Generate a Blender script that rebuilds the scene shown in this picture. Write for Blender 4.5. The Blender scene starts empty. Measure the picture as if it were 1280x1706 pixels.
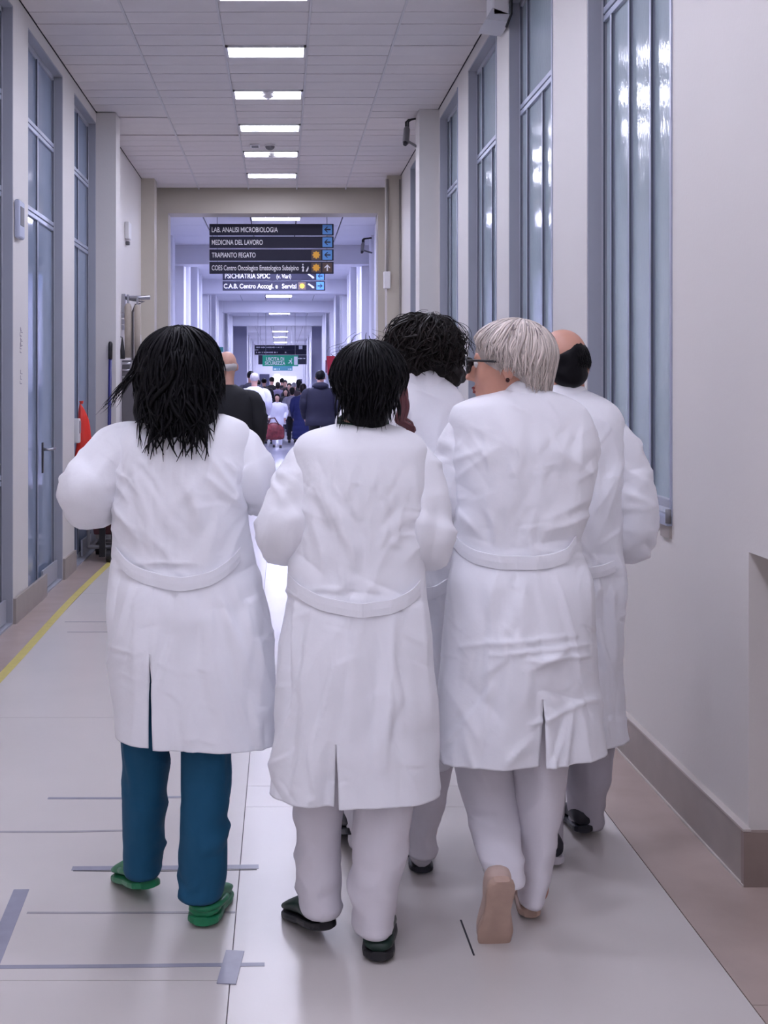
import bpy, bmesh, math, random
import numpy as np
from mathutils import Vector, Matrix

# ------------------------------------------------------------------ camera
# Level camera in a corridor running along +Y; metres. F is the focal length in
# pixels of the 1280x1706 frame, (VX, VY) the vanishing point of the corridor.
F, VX, VY, EYE = 2000.0, 470.0, 640.0, 1.5
scene = bpy.context.scene
COL = scene.collection
cam_d = bpy.data.cameras.new('camera')
cam = bpy.data.objects.new('camera', cam_d)
COL.objects.link(cam)
cam.location = (0, 0, EYE)
cam.rotation_euler = (math.pi / 2, 0, 0)
cam_d.sensor_fit = 'VERTICAL'
cam_d.sensor_height = 36.0
cam_d.lens = 36.0 * F / 1706.0
cam_d.shift_x = (640 - VX) / 1706.0
cam_d.shift_y = (VY - 853) / 1706.0
cam_d.clip_end = 300
scene.camera = cam

# ------------------------------------------------------------------ light
world = bpy.data.worlds.new('world')
scene.world = world
world.use_nodes = True
world.node_tree.nodes['Background'].inputs[0].default_value = (0.75, 0.78, 1.0, 1)
world.node_tree.nodes['Background'].inputs[1].default_value = 0.12
LAMP_NEAR = ((0.79, 0.80, 1.0), 46.0)     # colour, strength of the ceiling panels
LAMP_FAR = ((0.67, 0.68, 1.0), 95.0)
vs = scene.view_settings
vs.view_transform = 'Standard'
vs.look = 'None'
vs.exposure = 0.22
vs.gamma = 1.0
vs.use_curve_mapping = False

# ------------------------------------------------------------------ helpers
RNG = np.random.default_rng(7)
random.seed(7)


def lin(c):
    out = []
    for v in c:
        v = v / 255.0
        out.append(v / 12.92 if v <= 0.04045 else ((v + 0.055) / 1.055) ** 2.4)
    return tuple(out)


MATS = {}


def mat(name, rgb, rough=0.6, metal=0.0, var=0.0, vscale=6.0, bump=0.0, bscale=30.0, spec=0.5,
        emit=None, estr=0.0, island=0.0, coat=0.0, sheen=0.0, stretch=None, detail=4.0, distort=0.0, trans=0.0, sss=0.0):
    if name in MATS:
        return MATS[name]
    m = bpy.data.materials.new(name)
    m.use_nodes = True
    nt = m.node_tree
    b = nt.nodes['Principled BSDF']
    c = lin(rgb)
    b.inputs['Base Color'].default_value = (*c, 1)
    b.inputs['Roughness'].default_value = rough
    b.inputs['Metallic'].default_value = metal
    b.inputs['Specular IOR Level'].default_value = spec
    b.inputs['Coat Weight'].default_value = coat
    b.inputs['Sheen Weight'].default_value = sheen
    b.inputs['Transmission Weight'].default_value = trans
    if sss:
        b.inputs['Subsurface Weight'].default_value = sss
        b.inputs['Subsurface Radius'].default_value = (0.02, 0.008, 0.004)
    if emit is not None:
        b.inputs['Emission Color'].default_value = (*emit, 1)
        b.inputs['Emission Strength'].default_value = estr
    if var or bump:
        tc = nt.nodes.new('ShaderNodeTexCoord')
        src = tc.outputs['Object']
        if stretch:
            mp = nt.nodes.new('ShaderNodeMapping')
            mp.inputs['Scale'].default_value = stretch
            nt.links.new(src, mp.inputs[0])
            src = mp.outputs[0]
    if var:
        n = nt.nodes.new('ShaderNodeTexNoise')
        n.inputs['Scale'].default_value = vscale
        n.inputs['Detail'].default_value = 6
        nt.links.new(src, n.inputs['Vector'])
        r = nt.nodes.new('ShaderNodeMapRange')
        r.inputs[1].default_value = 0.3
        r.inputs[2].default_value = 0.7
        r.inputs[3].default_value = 1 - var
        r.inputs[4].default_value = 1 + var
        nt.links.new(n.outputs['Fac'], r.inputs[0])
        mx = nt.nodes.new('ShaderNodeVectorMath')
        mx.operation = 'SCALE'
        mx.inputs[0].default_value = c
        nt.links.new(r.outputs[0], mx.inputs['Scale'])
        nt.links.new(mx.outputs[0], b.inputs['Base Color'])
    if island:
        g = nt.nodes.new('ShaderNodeNewGeometry')
        r = nt.nodes.new('ShaderNodeMapRange')
        r.inputs[3].default_value = 1 - island
        r.inputs[4].default_value = 1 + island
        nt.links.new(g.outputs['Random Per Island'], r.inputs[0])
        mx = nt.nodes.new('ShaderNodeVectorMath')
        mx.operation = 'SCALE'
        mx.inputs[0].default_value = c
        nt.links.new(r.outputs[0], mx.inputs['Scale'])
        nt.links.new(mx.outputs[0], b.inputs['Base Color'])
    if bump:
        n = nt.nodes.new('ShaderNodeTexNoise')
        n.inputs['Scale'].default_value = bscale
        n.inputs['Detail'].default_value = detail
        n.inputs['Distortion'].default_value = distort
        nt.links.new(src, n.inputs['Vector'])
        bp = nt.nodes.new('ShaderNodeBump')
        bp.inputs['Strength'].default_value = bump
        bp.inputs['Distance'].default_value = 0.01
        nt.links.new(n.outputs['Fac'], bp.inputs['Height'])
        nt.links.new(bp.outputs[0], b.inputs['Normal'])
    MATS[name] = m
    return m


def tag(o, label=None, cat=None, group=None, kind=None):
    if label: o['label'] = label
    if cat: o['category'] = cat
    if group: o['group'] = group
    if kind: o['kind'] = kind
    return o


def empty(name, loc=(0, 0, 0)):
    o = bpy.data.objects.new(name, None)
    o.location = loc
    o.empty_display_size = 0.1
    COL.objects.link(o)
    return o


def mesh_obj(name, verts, faces, material, parent=None, smooth=False, loc=None):
    """one mesh object; vertices in world space, stored relative to the parent's (or own) base"""
    V = np.asarray(verts, dtype=float)
    base = np.zeros(3)
    if parent is not None:
        p = parent
        while p is not None:
            base += np.array(p.location)
            p = p.parent
    if loc is not None:
        base = np.array(loc, dtype=float)
    me = bpy.data.meshes.new(name)
    me.from_pydata((V - base).tolist(), [], [list(map(int, f)) for f in faces])
    if smooth:
        me.polygons.foreach_set('use_smooth', [True] * len(me.polygons))
    me.materials.append(material)
    me.update()
    o = bpy.data.objects.new(name, me)
    COL.objects.link(o)
    if parent is not None:
        o.parent = parent
    elif loc is not None:
        o.location = loc
    return o


class MB:
    """collects boxes, prisms and tubes into one mesh"""
    def __init__(self):
        self.v, self.f = [], []

    def add(self, V, Fc):
        n = len(self.v)
        self.v.extend([tuple(p) for p in V])
        self.f.extend([tuple(i + n for i in q) for q in Fc])
        return self

    def box(self, x0, x1, y0, y1, z0, z1):
        V = [(x, y, z) for z in (z0, z1) for y in (y0, y1) for x in (x0, x1)]
        return self.add(V, [(0, 2, 3, 1), (4, 5, 7, 6), (0, 1, 5, 4), (2, 6, 7, 3), (0, 4, 6, 2), (1, 3, 7, 5)])

    def tube(self, pts, r, n=10):
        P = np.array(pts, float)
        rr = np.broadcast_to(np.asarray(r, float), (len(P),))
        V, Fc = tube_geo(P, rr, n)
        return self.add(V, Fc)

    def prism(self, poly, y0, y1):
        """polygon in XZ extruded along Y"""
        n = len(poly)
        V = [(x, y0, z) for x, z in poly] + [(x, y1, z) for x, z in poly]
        Fc = [tuple(range(n)), tuple(range(2 * n - 1, n - 1, -1))]
        Fc += [(i, i + n, (i + 1) % n + n, (i + 1) % n) for i in range(n)]
        return self.add(V, Fc)

    def build(self, name, material, parent=None, smooth=False, loc=None, bevel=0.0):
        o = mesh_obj(name, self.v, self.f, material, parent, smooth, loc)
        if bevel:
            md = o.modifiers.new('bevel', 'BEVEL')
            md.width = bevel
            md.segments = 2
            md.limit_method = 'ANGLE'
        return o


def tube_geo(P, r, n=10, flat=1.0, cap=True):
    P = np.asarray(P, float)
    T = np.gradient(P, axis=0)
    T /= np.linalg.norm(T, axis=1)[:, None] + 1e-9
    up = np.array([0, 0, 1.0]) if abs(T[0, 2]) < 0.9 else np.array([1.0, 0, 0])
    S = []
    for t in T:
        s = np.cross(t, up)
        s /= np.linalg.norm(s) + 1e-9
        up = np.cross(s, t)
        S.append((s, up.copy()))
    V, Fc = [], []
    for i, (s, u) in enumerate(S):
        for k in range(n):
            a = 2 * math.pi * k / n
            V.append(P[i] + r[i] * (math.cos(a) * s + flat * math.sin(a) * u))
    m = len(P)
    for i in range(m - 1):
        for k in range(n):
            a, b = i * n + k, i * n + (k + 1) % n
            Fc.append((a, b, b + n, a + n))
    if cap:
        Fc.append(tuple(range(n - 1, -1, -1)))
        Fc.append(tuple(range((m - 1) * n, m * n)))
    return V, Fc


def P(px, py, d):
    """the place at distance d that the photograph shows at (px, py)"""
    return np.array([(px - VX) * d / F, d, EYE - (py - VY) * d / F])


def vnoise(p, seed=0):
    """smooth 3-d value noise in [-1,1], vectorised"""
    p = np.asarray(p, float)
    i = np.floor(p).astype(np.int64)
    f = p - i
    f = f * f * (3 - 2 * f)

    def h(ix, iy, iz):
        n = (ix * 374761393 + iy * 668265263 + iz * 2147483647 + seed * 974711) & 0xFFFFFFFF
        n = ((n ^ (n >> 13)) * 1274126177) & 0xFFFFFFFF
        n = n ^ (n >> 16)
        return (n & 0xFFFF) / 32767.5 - 1.0
    r = 0
    for dx in (0, 1):
        for dy in (0, 1):
            for dz in (0, 1):
                w = (f[..., 0] if dx else 1 - f[..., 0]) * (f[..., 1] if dy else 1 - f[..., 1]) * (f[..., 2] if dz else 1 - f[..., 2])
                r = r + w * h(i[..., 0] + dx, i[..., 1] + dy, i[..., 2] + dz)
    return r


# ---- implicit surfaces: bodies, heads and hair volumes are grown as ONE smooth skin
def rotm(yaw=0, pitch=0, roll=0):
    return np.array(Matrix.Rotation(yaw, 3, 'Z') @ Matrix.Rotation(pitch, 3, 'X') @ Matrix.Rotation(roll, 3, 'Y'))


def cap(a, b, ra, rb, k=0.02):
    return ('c', np.array(a, float), np.array(b, float), ra, rb, k)


def ell(c, r, R=None, k=0.02, sub=False):
    return ('s' if sub else 'e', np.array(c, float), np.array(r, float), np.eye(3) if R is None else R, k)


def grow(prims, cell):
    lo, hi = [], []
    for q in prims:
        if q[0] == 'c':
            r = max(q[3], q[4])
            lo.append(np.minimum(q[1], q[2]) - r); hi.append(np.maximum(q[1], q[2]) + r)
        else:
            r = q[2].max()
            lo.append(q[1] - r); hi.append(q[1] + r)
    pad = 0.05
    lo = np.min(lo, 0) - pad
    hi = np.max(hi, 0) + pad
    n = np.ceil((hi - lo) / cell).astype(int) + 1
    ax = [lo[i] + cell * np.arange(n[i]) for i in range(3)]
    Fd = np.full(n, 0.08, np.float32)
    for q in prims:
        if q[0] == 'c':
            r = max(q[3], q[4]); a0 = np.minimum(q[1], q[2]) - r; a1 = np.maximum(q[1], q[2]) + r
        else:
            r = q[2].max(); a0 = q[1] - r; a1 = q[1] + r
        k = q[-1]
        i0 = np.maximum(np.floor((a0 - k * 2 - 0.03 - lo) / cell).astype(int), 0)
        i1 = np.minimum(np.ceil((a1 + k * 2 + 0.03 - lo) / cell).astype(int) + 1, n)
        X, Y, Z = np.meshgrid(ax[0][i0[0]:i1[0]], ax[1][i0[1]:i1[1]], ax[2][i0[2]:i1[2]], indexing='ij')
        if q[0] == 'c':
            ab = q[2] - q[1]
            t = np.clip(((X - q[1][0]) * ab[0] + (Y - q[1][1]) * ab[1] + (Z - q[1][2]) * ab[2]) / (ab @ ab + 1e-12), 0, 1)
            D = np.sqrt((X - q[1][0] - t * ab[0]) ** 2 + (Y - q[1][1] - t * ab[1]) ** 2 + (Z - q[1][2] - t * ab[2]) ** 2) - (q[3] + (q[4] - q[3]) * t)
        else:
            R = q[3]
            dx, dy, dz = X - q[1][0], Y - q[1][1], Z - q[1][2]
            l = [dx * R[0, j] + dy * R[1, j] + dz * R[2, j] for j in range(3)]
            k0 = np.sqrt(sum((l[j] / q[2][j]) ** 2 for j in range(3))) + 1e-6
            k1 = np.sqrt(sum((l[j] / q[2][j] ** 2) ** 2 for j in range(3))) + 1e-6
            D = k0 * (k0 - 1) / k1
        sl = tuple(slice(i0[j], i1[j]) for j in range(3))
        A = Fd[sl]
        if q[0] == 's':
            h = np.clip(0.5 - 0.5 * (A + D) / k, 0, 1)
            Fd[sl] = A * (1 - h) + (-D) * h + k * h * (1 - h)
        else:
            h = np.clip(0.5 + 0.5 * (A - D) / k, 0, 1)
            Fd[sl] = A * (1 - h) + D * h - k * h * (1 - h)
    return surface_nets(Fd, lo, cell)


def surface_nets(Fd, lo, h):
    s = Fd < 0
    nx, ny, nz = Fd.shape
    cnt = np.zeros((nx - 1, ny - 1, nz - 1), np.int8)
    for a in (0, 1):
        for b in (0, 1):
            for c in (0, 1):
                cnt += s[a:nx - 1 + a, b:ny - 1 + b, c:nz - 1 + c]
    act = (cnt > 0) & (cnt < 8)
    idx = np.argwhere(act)
    ids = np.full(act.shape, -1, np.int64)
    ids[act] = np.arange(len(idx))
    acc = np.zeros((len(idx), 3))
    num = np.zeros(len(idx))
    cs = [(a, b, c) for a in (0, 1) for b in (0, 1) for c in (0, 1)]
    for u in cs:
        for w in cs:
            d = np.array(w) - np.array(u)
            if d.sum() == 1 and (d >= 0).all():
                fu = Fd[idx[:, 0] + u[0], idx[:, 1] + u[1], idx[:, 2] + u[2]]
                fw = Fd[idx[:, 0] + w[0], idx[:, 1] + w[1], idx[:, 2] + w[2]]
                cr = (fu < 0) != (fw < 0)
                t = np.where(cr, fu / np.where(cr, fu - fw, 1), 0)
                acc += cr[:, None] * (np.array(u) + t[:, None] * d)
                num += cr
    V = lo + h * (idx + acc / num[:, None])
    faces = []
    for axis in range(3):
        o1, o2 = (axis + 1) % 3, (axis + 2) % 3
        sa = [slice(None)] * 3; sb = [slice(None)] * 3
        sa[axis] = slice(0, -1); sb[axis] = slice(1, None)
        ch = s[tuple(sa)] != s[tuple(sb)]
        e = np.argwhere(ch)
        ok = (e[:, o1] > 0) & (e[:, o2] > 0) & (e[:, o1] < Fd.shape[o1] - 1) & (e[:, o2] < Fd.shape[o2] - 1)
        e = e[ok]
        inside = s[tuple(e.T)]
        q = []
        for d1, d2 in ((-1, -1), (0, -1), (0, 0), (-1, 0)):
            c = e.copy(); c[:, o1] += d1; c[:, o2] += d2
            q.append(ids[tuple(c.T)])
        q = np.stack(q, 1)
        q[~inside] = q[~inside][:, ::-1]
        faces.append(q[(q >= 0).all(1)])
    return V, np.concatenate(faces)


# ---- lofts
def interp(keys, n, smooth=True):
    """resample rows (first column = parameter) with a monotone cubic"""
    K = np.array(keys, float)
    x = K[:, 0]
    t = np.linspace(x[0], x[-1], n)
    out = [t]
    for c in range(1, K.shape[1]):
        y = K[:, c]
        h = np.diff(x); dl = np.diff(y) / h
        m = np.zeros(len(x))
        m[0], m[-1] = dl[0], dl[-1]
        for i in range(1, len(x) - 1):
            if dl[i - 1] * dl[i] > 0:
                w1, w2 = 2 * h[i] + h[i - 1], h[i] + 2 * h[i - 1]
                m[i] = (w1 + w2) / (w1 / dl[i - 1] + w2 / dl[i])
        j = np.clip(np.searchsorted(x, t, side='right') - 1, 0, len(x) - 2)
        u = (t - x[j]) / h[j]
        out.append((2 * u**3 - 3 * u**2 + 1) * y[j] + (u**3 - 2 * u**2 + u) * h[j] * m[j] + (-2 * u**3 + 3 * u**2) * y[j + 1] + (u**3 - u**2) * h[j] * m[j + 1])
    return np.stack(out, 1)


def grid_faces(nr, na, closed=True, cap0=False, cap1=False):
    Fc = []
    for i in range(nr - 1):
        for k in range(na if closed else na - 1):
            a, b = i * na + k, i * na + (k + 1) % na
            Fc.append((a, b, b + na, a + na))
    if cap0: Fc.append(tuple(range(na - 1, -1, -1)))
    if cap1: Fc.append(tuple(range((nr - 1) * na, nr * na)))
    return Fc


def solid(o, th):
    md = o.modifiers.new('thickness', 'SOLIDIFY')
    md.thickness = th
    md.offset = 0
    return o


# ------------------------------------------------------------------ materials
WALL = mat('wall_paint', (214, 209, 205), 0.55, var=0.02, vscale=1.2, bump=0.05, bscale=60)
WALL_CREAM = mat('cream_paint', (194, 187, 174), 0.5, var=0.02, vscale=1.5, bump=0.05, bscale=60)
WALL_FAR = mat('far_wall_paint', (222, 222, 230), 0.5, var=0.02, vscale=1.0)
TILE = mat('ceiling_tile', (220, 214, 214), 0.85, var=0.03, vscale=3, bump=0.15, bscale=140)
GRID = mat('ceiling_grid', (205, 202, 204), 0.5)
VOID = mat('ceiling_void', (60, 58, 62), 0.9)
FRAME = mat('window_frame_paint', (162, 164, 174), 0.4, var=0.02, vscale=3)
FRAME_L = mat('mullion_aluminium', (172, 178, 196), 0.32, metal=0.35)
RUBBER = mat('gasket', (84, 88, 102), 0.7)
GLASS = mat('frosted_glass', (172, 186, 194), 0.10, var=0.10, vscale=1.6, bump=0.10, bscale=55, spec=0.75, stretch=(1, 1, 0.5))
GLASS_D = mat('door_glass', (148, 160, 182), 0.07, var=0.16, vscale=1.3, bump=0.03, bscale=40, spec=0.8, stretch=(1, 1, 0.5))
FLOOR_A = mat('floor_terrazzo', (204, 198, 194), 0.30, var=0.03, vscale=2.5, bump=0.012, bscale=18, spec=0.5)
FLOOR_B = mat('floor_terrazzo_light', (207, 201, 197), 0.28, var=0.03, vscale=2.5, bump=0.012, bscale=18, spec=0.55)
FLOOR_E = mat('floor_border_marble', (180, 162, 154), 0.2, var=0.07, vscale=5, bump=0.01, bscale=18, spec=0.5)
JOINT = mat('floor_joint', (120, 114, 114), 0.8)
STONE = mat('skirting_stone', (158, 149, 143), 0.45, var=0.06, vscale=8)
STONE_D = mat('skirting_marble', (140, 124, 117), 0.4, var=0.09, vscale=10)
DIFF_N = mat('lamp_diffuser_neutral', (255, 255, 255), 0.5, emit=LAMP_NEAR[0], estr=LAMP_NEAR[1])
DIFF_F = mat('lamp_diffuser_cool', (255, 255, 255), 0.5, emit=LAMP_FAR[0], estr=LAMP_FAR[1])
METAL = mat('brushed_steel', (170, 170, 178), 0.3, metal=0.9, var=0.05, vscale=10)
WHITEP = mat('white_plastic', (222, 220, 222), 0.4)
GREYP = mat('grey_plastic', (110, 108, 112), 0.5)
BLACKP = mat('black_plastic', (22, 21, 26), 0.45)
SIGN = mat('sign_panel', (58, 58, 72), 0.85, spec=.15)
SIGN_BR = mat('sign_brown', (92, 72, 66), 0.4)
SIGN_BL = mat('sign_blue', (96, 158, 226), 0.4)
SIGN_GR = mat('sign_green', (0, 130, 104), 0.35, emit=lin((0, 130, 104)), estr=0.35)
SIGN_TEAL = mat('sign_teal', (60, 112, 128), 0.4)
LETTER = mat('sign_lettering', (240, 240, 246), 0.4)
LETTER_D = mat('sign_arrow_dark', (24, 28, 60), 0.4)
ORANGE = mat('sign_orange', (244, 178, 50), 0.4)
TAPE_Y = mat('yellow_tape', (200, 186, 106), 0.5, var=0.06, vscale=20)
TAPE_G = mat('grey_tape', (146, 146, 162), 0.35, var=0.06, vscale=20)
TAPE_T = mat('worn_tape', (158, 154, 160), 0.35, var=0.12, vscale=14)

XL, XR, ZC = -1.68, 1.40, 3.95       # corridor walls and ceiling
D_HEAD = 15.1                        # the lintel where the far corridor begins
ZF = 3.70                            # ceiling of the far corridor


def zfloor(d):
    """the far corridor falls gently away"""
    return 0.0 if d < 16 else -0.009 * (d - 16)


# ------------------------------------------------------------------ floor
fl = empty('floor', (0, 0, 0))
tag(fl, 'pale polished corridor floor with darker marble borders', kind='structure')
MB().box(XL - 0.4, XR + 0.5, -12, 16.0, -0.08, -0.006).build('floor_bed', JOINT, fl)
lanes = [(XL - 0.1, -1.438, FLOOR_E), (-1.435, -0.132, FLOOR_A), (-0.129, 1.134, FLOOR_B), (1.137, XR + 0.4, FLOOR_E)]
cuts = {0: [-12, 3.0, 7.6, 12.0, 16.0], 1: [-12, 3.02, 5.4, 8.6, 12, 16.0], 2: [-12, 2.4, 4.26, 4.48, 6.4, 9.2, 12.4, 16.0], 3: [-12, 2.9, 7.0, 11.5, 16.0]}
for li, (x0, x1, m) in enumerate(lanes):
    for a, b in zip(cuts[li][:-1], cuts[li][1:]):
        MB().box(x0, x1, a + 0.0012, b - 0.0012, -0.05, 0.0).build('floor_slab', m, fl)
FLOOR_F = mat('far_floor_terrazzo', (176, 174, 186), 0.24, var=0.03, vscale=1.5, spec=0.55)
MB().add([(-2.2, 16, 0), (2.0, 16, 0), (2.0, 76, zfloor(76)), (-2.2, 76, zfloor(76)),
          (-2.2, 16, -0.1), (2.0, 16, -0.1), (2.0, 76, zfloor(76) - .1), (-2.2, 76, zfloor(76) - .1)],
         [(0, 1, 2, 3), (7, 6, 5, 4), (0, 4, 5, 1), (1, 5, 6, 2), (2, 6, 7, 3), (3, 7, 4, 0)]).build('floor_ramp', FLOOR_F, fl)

# ------------------------------------------------------------------ right wall
WIN_R = [(4.32, 5.51), (6.22, 7.41), (7.84, 9.03), (9.56, 10.65), (12.0, 13.1)]
Z_SILL, Z_WH = 1.02, 3.86
m = MB()
TW = 0.35
m.box(XR, XR + TW, -12, 2.0, 0, ZC)
m.box(XR, XR + TW, 2.0, 3.60, 0.996, ZC)               # over the niche
m.box(XR + TW, XR + TW + .1, 1.9, 3.7, 0, 1.1)         # niche back
m.box(XR, XR + TW, 3.60, D_HEAD, 0, Z_SILL)
m.box(XR, XR + TW, 3.60, D_HEAD, Z_WH, ZC)
prev = 3.60
for a, b in WIN_R:
    m.box(XR, XR + TW, prev, a, Z_SILL, Z_WH)
    prev = b
m.box(XR, XR + TW, prev, D_HEAD, Z_SILL, Z_WH)
tag(m.build('wall_right', WALL), 'white plastered corridor wall with tall windows on the right', kind='structure')
m = MB().box(1.225, XR, 10.70, 11.0, 0, ZC)
tag(m.build('trim_1', WALL), 'projecting white column on the right between tall windows', kind='structure')
m = MB().box(1.235, XR, 14.1, 14.4, 0, ZC)
tag(m.build('trim_2', WALL_CREAM), 'projecting cream column with conduit on the right near lintel', kind='structure')

bb = MB()
bb.box(XR - 0.02, XR, 3.60, 10.70, 0, 0.165)
bb.box(XR - 0.02, XR, 11.0, 14.1, 0, 0.165)
tag(bb.build('baseboard_right', STONE), 'grey stone skirting along the right wall', kind='structure')
o = MB().box(XR - 0.023, XR + TW, 3.578, 3.60, 0, 0.163).build('niche_skirting', STONE_D, bpy.data.objects['baseboard_right'])
LIP = mat('skirting_lip', (196, 188, 182), 0.5)
MB().box(XR - 0.024, XR, 3.58, 10.70, 0.165, 0.172).build('skirting_lip', LIP, bpy.data.objects['baseboard_right'])
MB().box(XR - 0.026, XR - 0.02, 3.58, 10.70, 0, 0.006).build('skirting_bead', LIP, bpy.data.objects['baseboard_right'])


def glazing(name, side, xw, d0, d1, z0, z1, depth, label, cols, rows, glass, skip=(), sill=False, bar=0.022, panels=()):
    """a framed glazed unit in a wall that runs along Y. cols / rows: bar positions; panels: (col,row) cells filled with sheet metal"""
    root = empty(name, (xw, d0, z0))
    tag(root, label, kind='structure')
    xa, xb = xw + side * 0.002, xw + side * depth     # reveal
    lo, hi = min(xa, xb), max(xa, xb)
    r = MB()
    t = 0.012
    r.box(lo, hi, d0, d0 + t, z0, z1); r.box(lo, hi, d1 - t, d1, z0, z1)
    r.box(lo, hi, d0, d1, z1 - t, z1); r.box(lo, hi, d0, d1, z0, z0 + t)
    r.build('frame_reveal', FRAME, root)
    fx0, fx1 = sorted((xw + side * (depth - 0.012), xw + side * (depth + 0.03)))
    gx0, gx1 = sorted((xw + side * (depth + 0.004), xw + side * (depth + 0.012)))
    fw = 0.045
    f = MB()
    f.box(fx0, fx1, d0, d0 + fw, z0, z1); f.box(fx0, fx1, d1 - fw, d1, z0, z1)
    f.box(fx0, fx1, d0, d1, z0, z0 + fw); f.box(fx0, fx1, d0, d1, z1 - fw, z1)
    f.build('frame', FRAME, root, bevel=0.004)
    back = MB().box(*sorted((xw + side * (depth + 0.05), xw + side * (depth + 0.07))), d0, d1, z0, z1)
    back.build('outer_screen', VOID, root)
    ys = [d0 + fw] + [d0 + c * (d1 - d0) for c in cols] + [d1 - fw]
    zs = [z0 + fw] + list(rows) + [z1 - fw]
    for z in rows:
        MB().box(fx0, fx1, d0 + fw, d1 - fw, z - 0.034, z - 0.004).build('transom', FRAME_L, root, bevel=0.003)
        MB().box(fx0, fx1, d0 + fw, d1 - fw, z + 0.004, z + 0.034).build('transom', FRAME_L, root, bevel=0.003)
    for j in range(len(zs) - 1):
        za = zs[j] + (0.034 if j else 0); zb = zs[j + 1] - (0.034 if j < len(zs) - 2 else 0)
        sk = [c for (c, rr) in skip if rr == j]
        edges = [0] + [i for i in range(1, len(ys) - 1) if i not in sk] + [len(ys) - 1]
        for i in edges[1:-1]:
            MB().box(fx0, fx1, ys[i] - bar / 2, ys[i] + bar / 2, za, zb).build('mullion', FRAME_L, root, bevel=0.003)
            g = MB().box(*sorted((xw + side * (depth - 0.012), xw + side * (depth - 0.004))), ys[i] - bar / 2 - 0.008, ys[i] - bar / 2, za, zb)
            g.build('gasket', RUBBER, root)
        for a, b in zip(edges[:-1], edges[1:]):
            ya = ys[a] + (bar / 2 if a else 0); yb = ys[b] - (bar / 2 if b < len(ys) - 1 else 0)
            if (a, j) in panels:
                MB().box(gx0, gx1, ya, yb, za, zb).build('sheet_panel', FRAME, root)
            else:
                MB().box(gx0, gx1, ya, yb, za, zb).build('pane', glass, root)
    g = MB()
    gg = sorted((xw + side * (depth - 0.012), xw + side * (depth - 0.006)))
    g.box(*gg, d1 - fw - 0.006, d1 - fw, z0 + fw, z1 - fw)
    g.build('gasket', RUBBER, root)
    if sill:
        s = MB().box(xw - 0.02, xw + depth, d0 - 0.015, d1 + 0.01, z0 - 0.03, z0 + 0.005)
        s.build('sill', FRAME_L, root, bevel=0.004)
        MB().box(xw - 0.010, xw + 0.002, d0 - 0.012, d0 + 0.09, z0 - 0.075, z0 - 0.03).build('sill_apron', STONE, root)
        MB().box(xw - 0.006, xw + 0.002, d0 - 0.018, d0 - 0.002, z0 + 0.005, z1).build('edge_strip', FRAME_L, root)
        MB().tube([(xw - 0.012, d0 - 0.01, z0 - 0.02), (xw - 0.012, d0 - 0.01, z0 + 0.03)], 0.011, 10).build('sill_peg', GREYP, root, smooth=True)
    return root


words = ['nearest tall frosted window on the right wall with lamp reflections', 'second tall frosted window along the right wall',
         'third tall frosted window along the right wall', 'fourth tall frosted window before the white column on the right',
         'narrow view of tall window beyond the white column on the right']
for i, (a, b) in enumerate(WIN_R):
    glazing('window_%d' % (i + 1), 1, XR, a, b, Z_SILL, Z_WH, 0.075, words[i], [0.13, 0.38, 0.63, 0.86] if i == 0 else [0.12, 0.45, 0.8], [3.18],
            GLASS, skip=[(2, 1)], sill=True)

# ------------------------------------------------------------------ left wall
UN_L = [(6.15, 7.5), (7.94, 9.2), (9.71, 10.84)]
m = MB()
m.box(XL - TW, XL, -12, 6.15, 0, ZC)
prev = 6.15
for a, b in UN_L:
    if a > prev: m.box(XL - TW, XL, prev, a, 0, ZC)
    m.box(XL - TW, XL, a, b, 3.86, ZC)
    prev = b
m.box(XL - TW, XL, prev, D_HEAD, 0, ZC)
tag(m.build('wall_left', WALL), 'white plastered corridor wall with glazed doors on the left', kind='structure')
tag(MB().box(XL, -1.50, 10.84, 11.12, 0, ZC).build('trim_3', WALL), 'projecting white column on the left past the glazed doors', kind='structure')
tag(MB().box(XL, -1.52, 14.3, 14.55, 0, ZC).build('trim_4', WALL_CREAM), 'projecting cream column on the left near lintel', kind='structure')
dl = ['glazed grey metal door unit cut by the left edge of view', 'tall grey glazed door unit with chrome handle on the left',
      'narrow grey glazed door unit beside the red sack on the left']
for i, (a, b) in enumerate(UN_L):
    r = glazing('door_%d' % (i + 1), -1, XL, a, b, 0.0, 3.86, 0.075, dl[i], [0.22, 0.5] if i else [0.4, 0.8], [0.9, 2.70, 3.30] if i == 0 else [2.70, 3.30],
                GLASS_D, skip=[(1, 0), (1, 2)] if i else [], bar=0.03, panels=[(0, 0), (1, 0), (2, 0)] if i == 0 else [])
    xs = XL - 0.045
    y = a + 0.56 * (b - a)
    h = MB()
    h.tube([(xs, y, 1.03), (xs + 0.06, y, 1.03), (xs + 0.065, y + 0.13, 1.03)], 0.010, 8)
    h.build('lever_handle', METAL, r, smooth=True)
    MB().box(xs - 0.004, xs + 0.006, y - 0.02, y + 0.02, 0.86, 1.08).build('lock_plate', BLACKP if i == 1 else METAL, r, bevel=0.003)
    MB().box(xs - 0.002, xs + 0.012, y - 0.04, b - 0.05, 0.02, 0.16).build('kick_plate', FRAME, r)
m = MB()
for a, b in ((7.5, 8.5), (9.2, 9.71)):
    m.box(XL, XL + 0.018, a, b, 0, 0.16)
m.box(XL, XL + 0.018, 11.12, 14.3, 0, 0.16)
m.box(XL, -1.482, 10.822, 11.14, 0, 0.16)
tag(m.build('baseboard_left', STONE), 'grey stone skirting along the left wall', kind='structure')

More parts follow.
